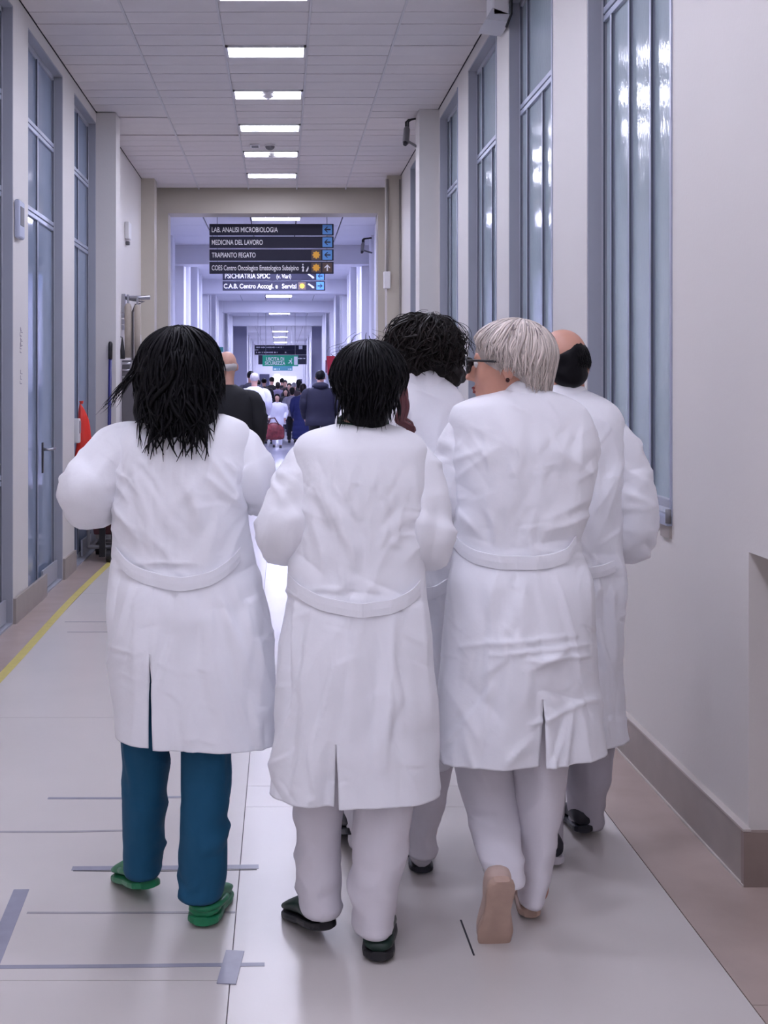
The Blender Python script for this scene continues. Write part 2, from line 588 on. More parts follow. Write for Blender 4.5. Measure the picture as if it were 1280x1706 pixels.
# lintel between the near and far corridor
m = MB()
m.box(XL - .3, XR + .3, D_HEAD, D_HEAD + 0.35, 3.65, ZC + .3)
m.box(XL - .3, -1.434, D_HEAD, D_HEAD + 0.35, 0, 3.65)
m.box(1.208, XR + .3, D_HEAD, D_HEAD + 0.35, 0, 3.65)
tag(m.build('wall_lintel', WALL_CREAM), 'cream lintel and jambs where the corridor narrows', kind='structure')
tag(MB().box(XL - .3, XR + .4, -12.2, -12.0, 0, ZC).build('wall_back', WALL), 'plain white wall closing the corridor behind', kind='structure')

# ------------------------------------------------------------------ near ceiling
ce = empty('ceiling', (0, 0, ZC))
tag(ce, 'suspended ceiling of pale grey tiles', kind='structure')
MB().box(XL - .3, XR + .4, -12, D_HEAD, ZC + 0.03, ZC + 0.1).build('ceiling_void', VOID, ce)
MB().box(XL, XR, -12, 7.124, ZC, ZC + 0.03).build('ceiling_plain', TILE, ce)
CX = [XL, -1.045, -0.42, 0.185, 0.80, XR]
ROW0, ROW = 7.91, 0.262
lamp_rows = [3 + 5 * k for k in range(-13, 5)]  # row is carried on unseen behind the camera to brighten the coats
g = MB()
for x in CX[1:-1]:
    g.box(x - 0.008, x + 0.008, 7.124, D_HEAD, ZC - 0.003, ZC + 0.02)
g.build('grid_runner', GRID, ce)
tile_mesh = {}
rt = random.Random(3)
for k in range(-3, 28):
    y0 = ROW0 + k * ROW
    if y0 + ROW > D_HEAD + 0.02: break
    for c in range(5):
        if c == 2 and k in lamp_rows: continue
        x0, x1 = CX[c] + 0.009, CX[c + 1] - 0.009
        if c not in tile_mesh:
            w = (x1 - x0) / 2; dd = ROW / 2 - 0.0055
            mb = MB().box(-w, w, -dd, dd, 0, 0.018)
            o = mb.build('ceiling_tile', TILE, None)
            tile_mesh[c] = o.data
        else:
            o = bpy.data.objects.new('ceiling_tile', tile_mesh[c]); COL.objects.link(o)
        o.parent = ce
        dz = rt.uniform(0, 0.003)
        if (k, c) in ((11, 0), (14, 0), (14, 1)): dz = 0.010
        o.location = ((x0 + x1) / 2, y0 + ROW / 2, dz)
        o.rotation_euler = (rt.uniform(-.004, .004), 0, 0)


def panel_lamp(x, y, w, l, z, dif, label, group):
    r = empty('ceiling_lamp', (x, y, z))
    tag(r, label, 'lamp', group)
    f = MB()
    t = 0.018
    f.box(x - w / 2, x + w / 2, y - l / 2, y - l / 2 + t, z - 0.012, z + 0.03)
    f.box(x - w / 2, x + w / 2, y + l / 2 - t, y + l / 2, z - 0.012, z + 0.03)
    f.box(x - w / 2, x - w / 2 + t, y - l / 2, y + l / 2, z - 0.012, z + 0.03)
    f.box(x + w / 2 - t, x + w / 2, y - l / 2, y + l / 2, z - 0.012, z + 0.03)
    f.build('housing', WHITEP, r)
    MB().box(x - w / 2 + t, x + w / 2 - t, y - l / 2 + t, y + l / 2 - t, z - 0.008, z + 0.02).build('diffuser', dif, r)
    return r


lx, lw = (CX[2] + CX[3]) / 2, CX[3] - CX[2] - 0.018
ordw = {3: 'nearest fully visible', 8: 'second', 13: 'third', 18: 'fourth', 23: 'farthest'}
for k in lamp_rows:
    y = ROW0 + (k + .5) * ROW
    lab = 'lit white ceiling panel, the %s of the near row of five' % ordw[k] if k in ordw else 'lit white ceiling panel over the corridor above and behind the view'
    if k == -2: lab = 'lit white ceiling panel cut by the top edge of view'
    panel_lamp(lx, y, lw, ROW - 0.006 + (0.03 if k > 0 else 0), ZC - 0.001, DIFF_N, lab, 'near ceiling panels' if k in ordw else 'ceiling panels overhead')

# smoke detectors
for (px, py, w, lab) in ((447, 153, 0.12, 'round white smoke detector in front of second ceiling panel'), (450, 241, 0.10, 'round grey smoke detector between third and fourth ceiling panels'),
                         (453, 254, 0.11, 'round white smoke detector in front of the fourth ceiling panel')):
    d = (ZC - EYE) * F / (VY - py)
    p = P(px, py, d)
    r = empty('smoke_detector', (p[0], d, ZC)); tag(r, lab, 'detector')
    m = MB(); m.tube([(p[0], d, ZC), (p[0], d, ZC - 0.02)], [w * .55, w * .55], 20); m.build('base', WHITEP, r, smooth=False)
    m = MB(); m.tube([(p[0], d, ZC - 0.02), (p[0], d, ZC - 0.04), (p[0], d, ZC - 0.055)], [w * .5, w * .42, w * .2], 20)
    m.build('sensor_head', GREYP if py == 241 else WHITEP, r, smooth=False)
p = P(425, 241, 12.3)
r = empty('ceiling_vent', (p[0], 12.3, ZC)); tag(r, 'small square vent in the ceiling tiles beside smoke detector', 'vent')
MB().box(p[0] - .05, p[0] + .05, 12.25, 12.4, ZC - .012, ZC).build('vent_frame', WHITEP, r)
MB().box(p[0] - .035, p[0] + .035, 12.27, 12.38, ZC - .014, ZC - .01).build('grille', GREYP, r)

# ------------------------------------------------------------------ far corridor
FXL, FXR, DE = -1.72, 1.42, 72.0
m = MB()
m.box(FXL - .3, FXL, D_HEAD + .35, DE, -1, ZF + .4)
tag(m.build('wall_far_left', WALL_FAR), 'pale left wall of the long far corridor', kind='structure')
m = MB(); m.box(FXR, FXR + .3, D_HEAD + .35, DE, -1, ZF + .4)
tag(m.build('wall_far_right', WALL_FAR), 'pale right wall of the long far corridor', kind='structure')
fc = empty('ceiling_far', (0, 16, ZF)); tag(fc, 'pale panelled ceiling of the far corridor with cross beams', kind='structure')
MB().box(FXL - .2, FXR + .2, D_HEAD + .35, DE, ZF + .02, ZF + .1).build('ceiling_slab', VOID, fc)
BEAMS = [19.0, 25.2, 31.8, 39.0]
bays = [D_HEAD + .35] + BEAMS + [46, 53, 60, DE]
for b in BEAMS:
    MB().box(FXL, FXR, b, b + 0.45, ZF - 0.30, ZF + 0.02).build('beam', WALL_FAR, fc)
for a, b in zip(bays[:-1], bays[1:]):
    n = 3 if a < 26 else 2
    for i in range(n):
        y0, y1 = a + (b - a) * i / n, a + (b - a) * (i + 1) / n
        for x0, x1 in zip([FXL, -1.04, -.42, .19, .80], [-1.04, -.42, .19, .80, FXR]):
            MB().box(x0 + .008, x1 - .008, y0 + .006, y1 - .006, ZF, ZF + .02).build('ceiling_panel', WALL_FAR, fc)
# pilasters and the window strips between them
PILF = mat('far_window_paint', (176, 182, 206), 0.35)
for side, xw, nm in ((-1, FXL, 'trim_5'), (1, FXR, 'trim_6')):
    r = empty(nm, (xw, 16, 0))
    tag(r, 'row of pale pilasters and window strips on the %s of the far corridor' % ('left' if side < 0 else 'right'), kind='structure')
    y = 16.2
    i = 0
    while y < 40.5:
        dep = 0.14 if i % 2 == 0 else 0.10
        x0, x1 = sorted((xw, xw - side * dep))
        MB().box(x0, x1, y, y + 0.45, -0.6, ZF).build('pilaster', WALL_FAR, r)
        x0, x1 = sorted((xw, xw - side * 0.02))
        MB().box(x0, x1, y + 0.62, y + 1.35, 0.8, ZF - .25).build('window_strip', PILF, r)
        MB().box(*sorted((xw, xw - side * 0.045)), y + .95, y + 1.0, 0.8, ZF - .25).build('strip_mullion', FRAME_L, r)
        y += 1.55
        i += 1
# second narrowing and end wall
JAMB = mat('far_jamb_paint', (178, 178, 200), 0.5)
m = MB()
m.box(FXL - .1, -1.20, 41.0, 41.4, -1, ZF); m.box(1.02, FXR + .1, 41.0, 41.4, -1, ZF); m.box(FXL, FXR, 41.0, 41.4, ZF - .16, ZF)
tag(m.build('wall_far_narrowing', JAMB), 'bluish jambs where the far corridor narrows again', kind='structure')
m = MB()
for side, xw in ((-1, FXL), (1, FXR)):
    for y in (44, 47.5, 51, 54.5, 58, 62, 66):
        x0, x1 = sorted((xw, xw - side * 0.25)); m.box(x0, x1, y, y + 0.8, -1, ZF)
tag(m.build('trim_7', WALL_FAR), 'pale pilasters beyond the second narrowing of the corridor', kind='structure')
ew = empty('wall_end', (0, DE, 0)); tag(ew, 'bright white end wall of the corridor with openings', kind='structure')
MB().box(-2.2, 2.0, DE, DE + .2, -1.2, 4.2).build('end_panel', WALL_FAR, ew)
GLOW = mat('lit_foyer_glass', (255, 255, 255), 0.4, emit=(0.86, 0.86, 1.0), estr=0.9)
DARKO = mat('dark_doorway', (66, 66, 92), 0.5)
for x0, x1, z0, z1, mm in ((-.55, .85, -.3, 1.95, GLOW), (-1.35, -.75, -.4, 2.1, DARKO), (1.0, 1.2, -.4, 1.8, DARKO), (-.45, -.15, 1.4, 2.1, GLOW)):
    MB().box(x0, x1, DE - .05, DE, z0, z1).build('foyer_opening', mm, ew)
far_l = [(358, 'partly behind lintel'), (455, 'second'), (456, 'third'), (493, 'fourth'), (525, 'fifth'), (547, 'sixth'), (553, 'seventh'), (559, 'eighth'), (565, 'ninth'), (568, 'farthest')]
far_d = [15.9, 19.85, 23.3, 29.9, 37.2, 44.0, 50.0, 56.0, 63.0, 69.5]  # third lamp is added for the white coat, last one for the end wall
for (py, wd), d in zip(far_l, far_d):
    lab = 'cool lit ceiling panel in the far corridor, %s' % (wd if 'lintel' in wd else wd + ' along the row')
    panel_lamp(-.08, d, .66, .62 if d > 16 else .3, ZF - .002, DIFF_F, lab, 'far ceiling panels')

# ------------------------------------------------------------------ floor tapes
def tape(pts, w, material, label, th=0.0012):
    """flat strip through floor points (x, y)"""
    Q = np.array(pts, float)
    T = np.gradient(Q, axis=0); T /= np.linalg.norm(T, axis=1)[:, None]
    N = np.stack([-T[:, 1], T[:, 0]], 1)
    V, Fc = [], []
    for i in range(len(Q)):
        for z in (0.0002, th):
            for s in (-1, 1):
                q = Q[i] + s * w / 2 * N[i]
                V.append((q[0], q[1], z))
    for i in range(len(Q) - 1):
        a = 4 * i; b = a + 4
        Fc += [(a + 2, a + 3, b + 3, b + 2), (a, b, b + 1, a + 1), (a, a + 2, b + 2, b), (a + 1, b + 1, b + 3, a + 3)]
    Fc += [(0, 1, 3, 2), (len(V) - 4, len(V) - 2, len(V) - 1, len(V) - 3)]
    o = mesh_obj('floor_tape', V, Fc, material, loc=(Q[0][0], Q[0][1], 0))
    return tag(o, label, 'tape')


def FP(px, py):
    d = EYE * F / (py - VY)
    return ((px - VX) * d / F, d)


yt = [(-1.452 + 0.012 * math.sin(y * 1.3), y) for y in np.linspace(2.5, 15.0, 40)]
tape(yt, 0.052, TAPE_Y, 'long yellow tape line running along the left edge of the floor')
tape([FP(-80, 1612), FP(180, 1610), FP(441, 1607)], 0.018, TAPE_G, 'thin grey tape crossing under the small tape square, nearest the viewer')
tape([FP(377, 1640), FP(392, 1585)], 0.049, TAPE_G, 'short wide grey tape square on the floor seam', 0.0028)
tape([FP(-60, 1706), FP(-12, 1600), FP(36, 1482)], 0.046, TAPE_G, 'wide diagonal grey tape strip at the lower left')
tape([FP(45, 1521), FP(220, 1521), FP(392, 1520)], 0.011, TAPE_T, 'worn grey tape line just behind the green shoes')
tape([FP(120, 1447), FP(270, 1446), FP(431, 1444)], 0.030, TAPE_G, 'dark edged grey tape strip crossing beneath the teal trousers')
tape([FP(122, 1451), FP(240, 1452), FP(428, 1449)], 0.004, BLACKP, 'thin black edge line along the grey tape strip')
tape([FP(-60, 1386), FP(100, 1386), FP(212, 1384)], 0.014, TAPE_T, 'worn grey tape line running off the left edge, behind teal trousers')
tape([FP(80, 1330), FP(200, 1330), FP(306, 1328)], 0.018, TAPE_G, 'short grey tape line farthest back behind the teal trousers')
tape([FP(108, 1036), FP(182, 1036)], 0.016, TAPE_T, 'faint worn tape line on the floor near yellow tape, farther')
tape([FP(112, 1053), FP(182, 1053)], 0.014, TAPE_T, 'faint worn tape line on the floor near yellow tape, nearer')
tape([FP(768, 1533), FP(790, 1592)], 0.005, BLACKP, 'thin dark scratch on the floor between two walkers')

# ------------------------------------------------------------------ signs
def text(body, x, z, y, height, width, material, parent, name='lettering', bold=0.0):
    """lettering standing in the XZ plane, facing the viewer; x = left edge, z = base line"""
    cu = bpy.data.curves.new(name, 'FONT')
    cu.body = body
    cu.size = 1.0
    cu.extrude = 0.0
    cu.offset = bold
    tmp = bpy.data.objects.new(name, cu)
    COL.objects.link(tmp)
    dg = bpy.context.evaluated_depsgraph_get()
    me = bpy.data.meshes.new_from_object(tmp.evaluated_get(dg))
    bpy.data.objects.remove(tmp)
    V = np.array([v.co[:] for v in me.vertices])
    mn, mx = V.min(0), V.max(0)
    caph = 0.70
    sx = width / (mx[0] - mn[0])
    sz = height / caph
    W = np.stack([x + (V[:, 0] - mn[0]) * sx, np.full(len(V), y), z + V[:, 1] * sz], 1)
    Fc = [list(p.vertices) for p in me.polygons]
    bpy.data.meshes.remove(me)
    return mesh_obj(name, W, Fc, material, parent)


def arrow(cx, cz, s, ang, y, material, parent):
    pts = [(.42, 0.0), (.05, .36), (-.1, .36), (.14, .09), (-.42, .09), (-.42, -.09), (.14, -.09), (-.1, -.36), (.05, -.36)]
    ca, sa = math.cos(ang), math.sin(ang)
    poly = [(cx + s * (a * ca - b * sa), cz + s * (a * sa + b * ca)) for a, b in pts]
    return MB().prism(poly, y - .003, y).build('arrow', material, parent)


def sun(cx, cz, s, y, material, parent):
    poly = []
    for i in range(32):
        r = s * (0.42 if i % 4 else 0.5) * (0.82 if i % 4 == 2 else 1)
        a = 2 * math.pi * i / 32
        poly.append((cx + r * math.cos(a), cz + r * math.sin(a)))
    return MB().prism(poly, y - .003, y).build('sun_mark', material, parent)


def square(cx, cz, s, y, material, parent, name='icon_plate'):
    return MB().box(cx - s / 2, cx + s / 2, y - .002, y, cz - s / 2, cz + s / 2).build(name, material, parent)


def figure(cx, cz, s, y, material, parent, kind):
    m = MB()
    if kind == 'walk':      # person and a second bent one
        m.prism([(cx - .3 * s, cz - .4 * s), (cx - .2 * s, cz), (cx - .35 * s, cz - .02 * s), (cx - .2 * s, cz + .22 * s), (cx - .05 * s, cz - .02 * s), (cx - .14 * s, cz), (cx - .08 * s, cz - .4 * s)], y - .003, y)
        m.prism([(cx - .2 * s + .08 * s * math.cos(a), cz + .32 * s + .08 * s * math.sin(a)) for a in np.linspace(0, 5.6, 8)], y - .003, y)
        m.prism([(cx + .1 * s, cz - .4 * s), (cx + .22 * s, cz - .12 * s), (cx + .36 * s, cz + .16 * s), (cx + .40 * s, cz - .1 * s), (cx + .26 * s, cz - .4 * s)], y - .003, y)
    elif kind == 'bed':     # two slanted lozenges
        m.prism([(cx - .42 * s, cz + .22 * s), (cx - .25 * s, cz + .32 * s), (cx + .1 * s, cz + .1 * s), (cx - .05 * s, cz - .05 * s)], y - .003, y)
        m.prism([(cx - .05 * s, cz - .02 * s), (cx + .12 * s, cz + .1 * s), (cx + .45 * s, cz - .15 * s), (cx + .42 * s, cz - .32 * s), (cx + .2 * s, cz - .3 * s)], y - .003, y)
    elif kind == 'run':
        m.prism([(cx + .02 * s, cz + .12 * s), (cx + .18 * s, cz + .16 * s), (cx + .10 * s, cz - .10 * s), (cx + .22 * s, cz - .22 * s), (cx + .18 * s, cz - .45 * s), (cx + .08 * s, cz - .45 * s),
                 (cx + .1 * s, cz - .25 * s), (cx - .04 * s, cz - .14 * s), (cx - .2 * s, cz - .36 * s), (cx - .42 * s, cz - .34 * s), (cx - .40 * s, cz - .26 * s), (cx - .25 * s, cz - .26 * s), (cx - .1 * s, cz), (cx - .3 * s, cz + .05 * s), (cx - .28 * s, cz + .14 * s)], y - .003, y)
        m.prism([(cx + .14 * s + .09 * s * math.cos(a), cz + .3 * s + .09 * s * math.sin(a)) for a in np.linspace(0, 5.6, 8)], y - .003, y)
    return m.build('pictogram', material, parent)


def board(px0, px1, py0, py1, d, parent, material=SIGN, th=0.03):
    a, b = P(px0, py1, d), P(px1, py0, d)
    return MB().box(a[0], b[0], d, d + th, a[2], b[2]).build('sign_board', material, parent, bevel=0.003), a, b


def marks(px0, px1, py, h, d, parent, seed):
    """row of small unreadable white strokes, too far to tell the letters"""
    rr = random.Random(seed)
    m = MB()
    x = px0
    while x < px1:
        w = rr.uniform(.5, 1.6)
        hh = h * rr.uniform(.7, 1.0)
        a, b = P(x, py + hh / 2, d), P(min(x + w, px1), py - hh / 2, d)
        m.box(a[0], b[0], d - .004, d, a[2], b[2])
        x += w + (rr.choice([.5, .5, .6, 1.8]))
    o = m.build('lettering', LETTER, parent)
    o['kind'] = 'stuff'
    return o


def hangers(xs, z0, z1, y, parent):
    for x in xs:
        m = MB(); m.tube([(x, y + .015, z0), (x, y + .015, z1)], .006, 6)
        m.build('hanging_rod', METAL, parent)


# four-board sign
D1 = 15.55
r = empty('hanging_sign', (P(452, 456, D1)[0], D1, P(452, 456, D1)[2]))
tag(r, 'hanging sign of four dark boards headed LAB. ANALISI MICROBIOLOGIA', 'sign')
sp = D1 / F
rows = [(373, 392, 'LAB. ANALISI MICROBIOLOGIA', 463), (394, 413, 'MEDICINA DEL LAVORO', 438), (415.5, 434, 'TRAPIANTO FEGATO', 426), (436, 456, 'COES Centro Oncologico Ematologico Subalpino', 498)]
for i, (y0, y1, t, xe) in enumerate(rows):
    b, lo, hi = board(349, 556, y0, y1, D1, r)
    cz = (lo[2] + hi[2]) / 2
    p0, p1 = P(353, 0, D1), P(xe, 0, D1)
    text(t, p0[0], cz - 4.2 * sp, D1 - .002, 8.2 * sp, p1[0] - p0[0], LETTER, b, bold=0.01)
    ca = P(545.5, 0, D1)[0]
    s = 16 * sp
    square(ca, cz, s, D1, SIGN_BL if i < 3 else SIGN_BR, b)
    arrow(ca, cz, s * .8, math.pi if i < 3 else math.pi / 2, D1 - .002, LETTER_D if i < 3 else LETTER, b)
    if i >= 2:
        square(P(527, 0, D1)[0], cz, s, D1, SIGN_BR, b)
        sun(P(527, 0, D1)[0], cz, s * .85, D1 - .002, ORANGE, b)
    if i == 3:
        figure(P(508, 0, D1)[0], cz, s, D1 - .002, LETTER, b, 'walk')
zt = P(0, 373, D1)[2]
hangers([P(362, 0, D1)[0], P(545, 0, D1)[0]], P(0, 456, D1)[2], ZF, D1 + .012, r)

D2 = 21.0
sp = D2 / F
r = empty('hanging_sign', (P(456, 484, D2)[0], D2, P(456, 484, D2)[2]))
tag(r, 'hanging sign with PSICHIATRIA SPDC and C.A.B. boards, half hidden below another sign', 'sign')
for i, (y0, y1) in enumerate(((436, 452), (453, 467), (468.5, 484))):
    b, lo, hi = board(371, 542, y0, y1, D2, r)
    cz = (lo[2] + hi[2]) / 2
    s = 12.5 * sp
    ca = P(533.5, 0, D2)[0]
    if i == 0: continue
    square(ca, cz, s, D2, SIGN_BL, b)
    arrow(ca, cz, s * .8, math.pi if i == 1 else 0, D2 - .002, LETTER_D, b)
    figure(P(518, 0, D2)[0], cz, s, D2 - .002, LETTER, b, 'bed')
    if i == 1:
        text('PSICHIATRIA SPDC', P(375, 0, D2)[0], cz - 3.6 * sp, D2 - .002, 8 * sp, 75 * sp, LETTER, b, bold=0.012)
        text('(v. Viari)', P(461, 0, D2)[0], cz - 3.6 * sp, D2 - .002, 7 * sp, 24 * sp, LETTER, b)
    else:
        text('C.A.B. Centro Accogl. e', P(373, 0, D2)[0], cz - 4 * sp, D2 - .002, 7.5 * sp, 90 * sp, LETTER, b, bold=0.012)
        text('Servizi', P(470, 0, D2)[0], cz - 4 * sp, D2 - .002, 7.5 * sp, 24 * sp, LETTER, b, bold=0.012)
        square(P(503.5, 0, D2)[0], cz, s, D2, SIGN_BR, b)
        sun(P(503.5, 0, D2)[0], cz, s * .8, D2 - .002, ORANGE, b)
hangers([P(380, 0, D2)[0], P(534, 0, D2)[0]], P(0, 484, D2)[2], ZF, D2 + .012, r)

D3 = 36.5
r = empty('hanging_sign', (P(467, 591, D3)[0], D3, P(467, 591, D3)[2]))
tag(r, 'small distant dark hanging sign of two boards above the green exit sign', 'sign')
for i, (y0, y1) in enumerate(((575, 582.5), (583.3, 591))):
    b, lo, hi = board(424.5, 511, y0, y1, D3, r)
    marks(427, 472 if i == 0 else 463, (y0 + y1) / 2, 2.6, D3, b, 5 + i)
    square(P(501 if i == 0 else 476, 0, D3)[0], (lo[2] + hi[2]) / 2, 6 * D3 / F * (1 if i == 0 else .4), D3, LETTER, b)
hangers([P(430, 0, D3)[0], P(510, 0, D3)[0]], P(0, 591, D3)[2], ZF, D3, r)
D4 = 40.0
r = empty('hanging_sign', (P(470, 607, D4)[0], D4, P(470, 607, D4)[2]))
tag(r, 'distant dark hanging sign behind the green exit sign, wider on both sides', 'sign')
for i, (y0, y1) in enumerate(((575, 590.5), (591.5, 607))):
    b, lo, hi = board(430.5, 511, y0, y1, D4, r)
    marks(497, 509, (y0 + y1) / 2 - 2, 2.2, D4, b, 8 + i)
hangers([P(434, 0, D4)[0], P(508, 0, D4)[0]], P(0, 607, D4)[2], ZF, D4, r)
D5 = 33.5
r = empty('exit_sign', (P(467, 610, D5)[0], D5, P(467, 610, D5)[2]))
tag(r, 'green emergency exit sign reading USCITA DI SICUREZZA with running figure', 'sign')
b, lo, hi = board(437.5, 497, 592, 610, D5, r, SIGN_GR, .06)
sp = D5 / F
text('USCITA DI', P(443.5, 0, D5)[0], P(0, 601, D5)[2], D5 - .002, 5.6 * sp, 30 * sp, LETTER, b, bold=0.02)
text('SICUREZZA', P(441.5, 0, D5)[0], P(0, 607.8, D5)[2], D5 - .002, 5.6 * sp, 34 * sp, LETTER, b, bold=0.02)
figure(P(484.5, 0, D5)[0], P(0, 601.5, D5)[2], 11 * sp, D5 - .002, LETTER, b, 'run')
MB().box(P(490, 0, D5)[0], P(496, 0, D5)[0], D5 - .004, D5, P(0, 608, D5)[2], P(0, 594, D5)[2]).build('door_mark', LETTER, b)
hangers([P(443, 0, D5)[0], P(492, 0, D5)[0]], P(0, 592, D5)[2], ZF, D5 + .01, r)
D6 = 45.0
r = empty('hanging_sign', (P(471, 617, D6)[0], D6, P(471, 617, D6)[2]))
tag(r, 'tiny teal hanging sign just below the green exit sign', 'sign')
b, lo, hi = board(454.5, 487.5, 609.5, 617.5, D6, r, SIGN_TEAL)
marks(456, 467, 615, 2, D6, b, 3)
marks(480, 486, 615, 2, D6, b, 4)
hangers([P(456, 0, D6)[0], P(486, 0, D6)[0]], P(0, 617, D6)[2], ZF, D6, r)

RED = mat('red_sign', (206, 40, 62), 0.45)
DR = 29.0
r = empty('red_sign', (P(552, 628, DR)[0], DR, P(552, 628, DR)[2])); tag(r, 'red projecting sign on the right wall above the navy jacket', 'sign')
a, b_ = P(544.5, 628, DR), P(559.5, 593, DR)
poly = [(a[0] + .02, a[2] + .05), (a[0] + .07, a[2]), (b_[0] - .05, a[2]), (b_[0], a[2] + .06), (b_[0], b_[2]), (a[0], b_[2])]
MB().prism(poly, DR, DR + .05).build('red_plate', RED, r)
MB().box(P(542.5, 0, DR)[0], a[0], DR + .01, DR + .05, P(0, 621, DR)[2], P(0, 600, DR)[2]).build('side_plate', mat('red_sign_side', (150, 30, 62), .5), r)
MB().tube([(b_[0] - .02, DR + .03, b_[2] - .08), (FXR, DR + .03, b_[2] - .08)], .012, 8).build('bracket', METAL, r)
DG = 30.0
a, b_ = P(356, 586, DG), P(372, 578, DG)
r = empty('green_sign', (a[0], DG, a[2])); tag(r, 'small teal green sign on the left wall beside dark hair', 'sign')
MB().box(FXL + .12, b_[0], DG, DG + .04, a[2], b_[2]).build('plate', mat('teal_plate', (52, 128, 120), .45), r, bevel=.004)
MB().box(FXL, FXL + .14, DG + .01, DG + .03, a[2] + .03, a[2] + .06).build('bracket', METAL, r)

# ------------------------------------------------------------------ wall fittings
def cctv(px0, px1, py0, py1, d, label, xw, big=True):
    a, b = P(px0, py1, d), P(px1, py0, d)
    w = b[0] - a[0]
    cx, cz = (a[0] + b[0]) / 2, (a[2] + b[2]) / 2
    r = empty('security_camera', (cx, d, cz)); tag(r, label, 'camera')
    h = (b[2] - a[2])
    m = MB()
    top = np.array([cx + .10 * w, d + .10, b[2]]); bot = np.array([cx - .22 * w, d - .06, a[2]])
    pts = [top + (bot - top) * t for t in (0, .1, .9, 1)]
    m.tube(pts, [w * .30, w * .36, w * .36, w * .34], 14)
    m.build('camera_body', GREYP, r)
    m = MB(); m.tube([bot, bot + np.array([-.01, -.012, -.02])], [w * .25, w * .22], 14); m.build('lens', BLACKP, r)
    m = MB()
    for k in (0, .25 * w):
        m.tube([top + (k - .1 * w, 0, 0), (cx + k, d + .1, b[2] + .35 * h), (cx + .3 * w + k, d + .12, b[2] + .5 * h), (xw, d + .14, b[2] + .6 * h)], .009 if big else .012, 8)
    m.build('cable', BLACKP, r, smooth=True)
    m = MB(); m.tube([bot + (0.03, .05, .02), (xw, d + .1, a[2] + .0)], .012, 8); m.build('mounting_arm', GREYP, r)
    return r


cctv(671, 686, 210, 240, 10.85, 'grey bullet security camera on the white column at upper right', 1.225)
cctv(601, 609, 404, 420, 17.0, 'small grey security camera high on the right of the far corridor', FXR - .14, False)
a = P(820, 45, 7.6)
r = empty('emergency_lamp', (1.30, 7.6, 3.72)); tag(r, 'white box lamp fixed under the ceiling at upper right', 'lamp')
MB().box(1.28, 1.385, 7.30, 7.52, 3.74, 3.93).build('lamp_box', WHITEP, r, bevel=.012)
MB().prism([(1.24, 3.72), (1.385, 3.70), (1.385, 3.75), (1.28, 3.79)], 7.30, 7.60).build('lamp_cover', mat('lamp_cover', (200, 200, 206), .3), r)
m = MB(); m.tube([(1.36, 7.28, 3.93), (1.388, 7.26, 3.88), (1.388, 7.26, 3.74), (1.37, 7.33, 3.68)], .008, 8); m.build('cable', BLACKP, r, smooth=True)

r = empty('conduit', (1.225, 14.08, 0)); tag(r, 'thin grey conduit pipe running up the cream column', 'pipe')
m = MB(); m.tube([(1.232, 14.06, 2.72), (1.232, 14.06, 3.9)], .016, 10); m.build('pipe', mat('conduit_paint', (150, 144, 140), .5), r, smooth=True)
MB().box(1.19, 1.27, 14.04, 14.1, 2.62, 2.82).build('junction_box', WHITEP, r, bevel=.01)
m = MB(); m.tube([(1.385, 14.07, 1.0), (1.385, 14.07, 3.9)], .012, 10); m.build('second_pipe', MATS['conduit_paint'], r, smooth=True)

r = empty('card_reader', (XL, 7.62, 2.5)); tag(r, 'pale grey card reader box on the left pier', 'reader')
MB().box(XL, XL + .035, 7.52, 7.68, 2.42, 2.66).build('reader_case', mat('reader_case', (176, 180, 200), .4), r, bevel=.012)
MB().box(XL + .03, XL + .038, 7.55, 7.65, 2.50, 2.62).build('reader_face', GREYP, r, bevel=.003)
r = empty('wall_lettering', (XL, 7.7, 1.5)); tag(r, 'small worn upright lettering on the left pier', 'lettering')
m = MB()
rr = random.Random(4)
for z0, z1 in ((1.70, 1.86), (1.86, 1.74), (1.50, 1.60)):
    z = min(z0, z1)
    while z < max(z0, z1):
        h = rr.uniform(.012, .03)
        y0 = 7.69 + rr.uniform(0, .03)
        m.box(XL, XL + .001, y0, y0 + rr.uniform(.03, .06), z, z + .006)
        m.box(XL, XL + .001, y0, y0 + .008, z, z + h)
        z += h + .008
m.build('letter_strokes', mat('worn_ink', (150, 142, 150), .6), r)['kind'] = 'stuff'
d = 12.9
a = P(212, 385, d)
r = empty('thermostat', (XL, d, a[2])); tag(r, 'small white thermostat box high on the left wall', 'thermostat')
MB().box(XL, XL + .05, d - .1, d + .1, a[2] - .09, a[2] + .09).build('case', WHITEP, r, bevel=.01)
MB().box(XL, XL + .045, d - .03, d + .03, a[2] - .15, a[2] - .11).build('knob', GREYP, r, bevel=.01)

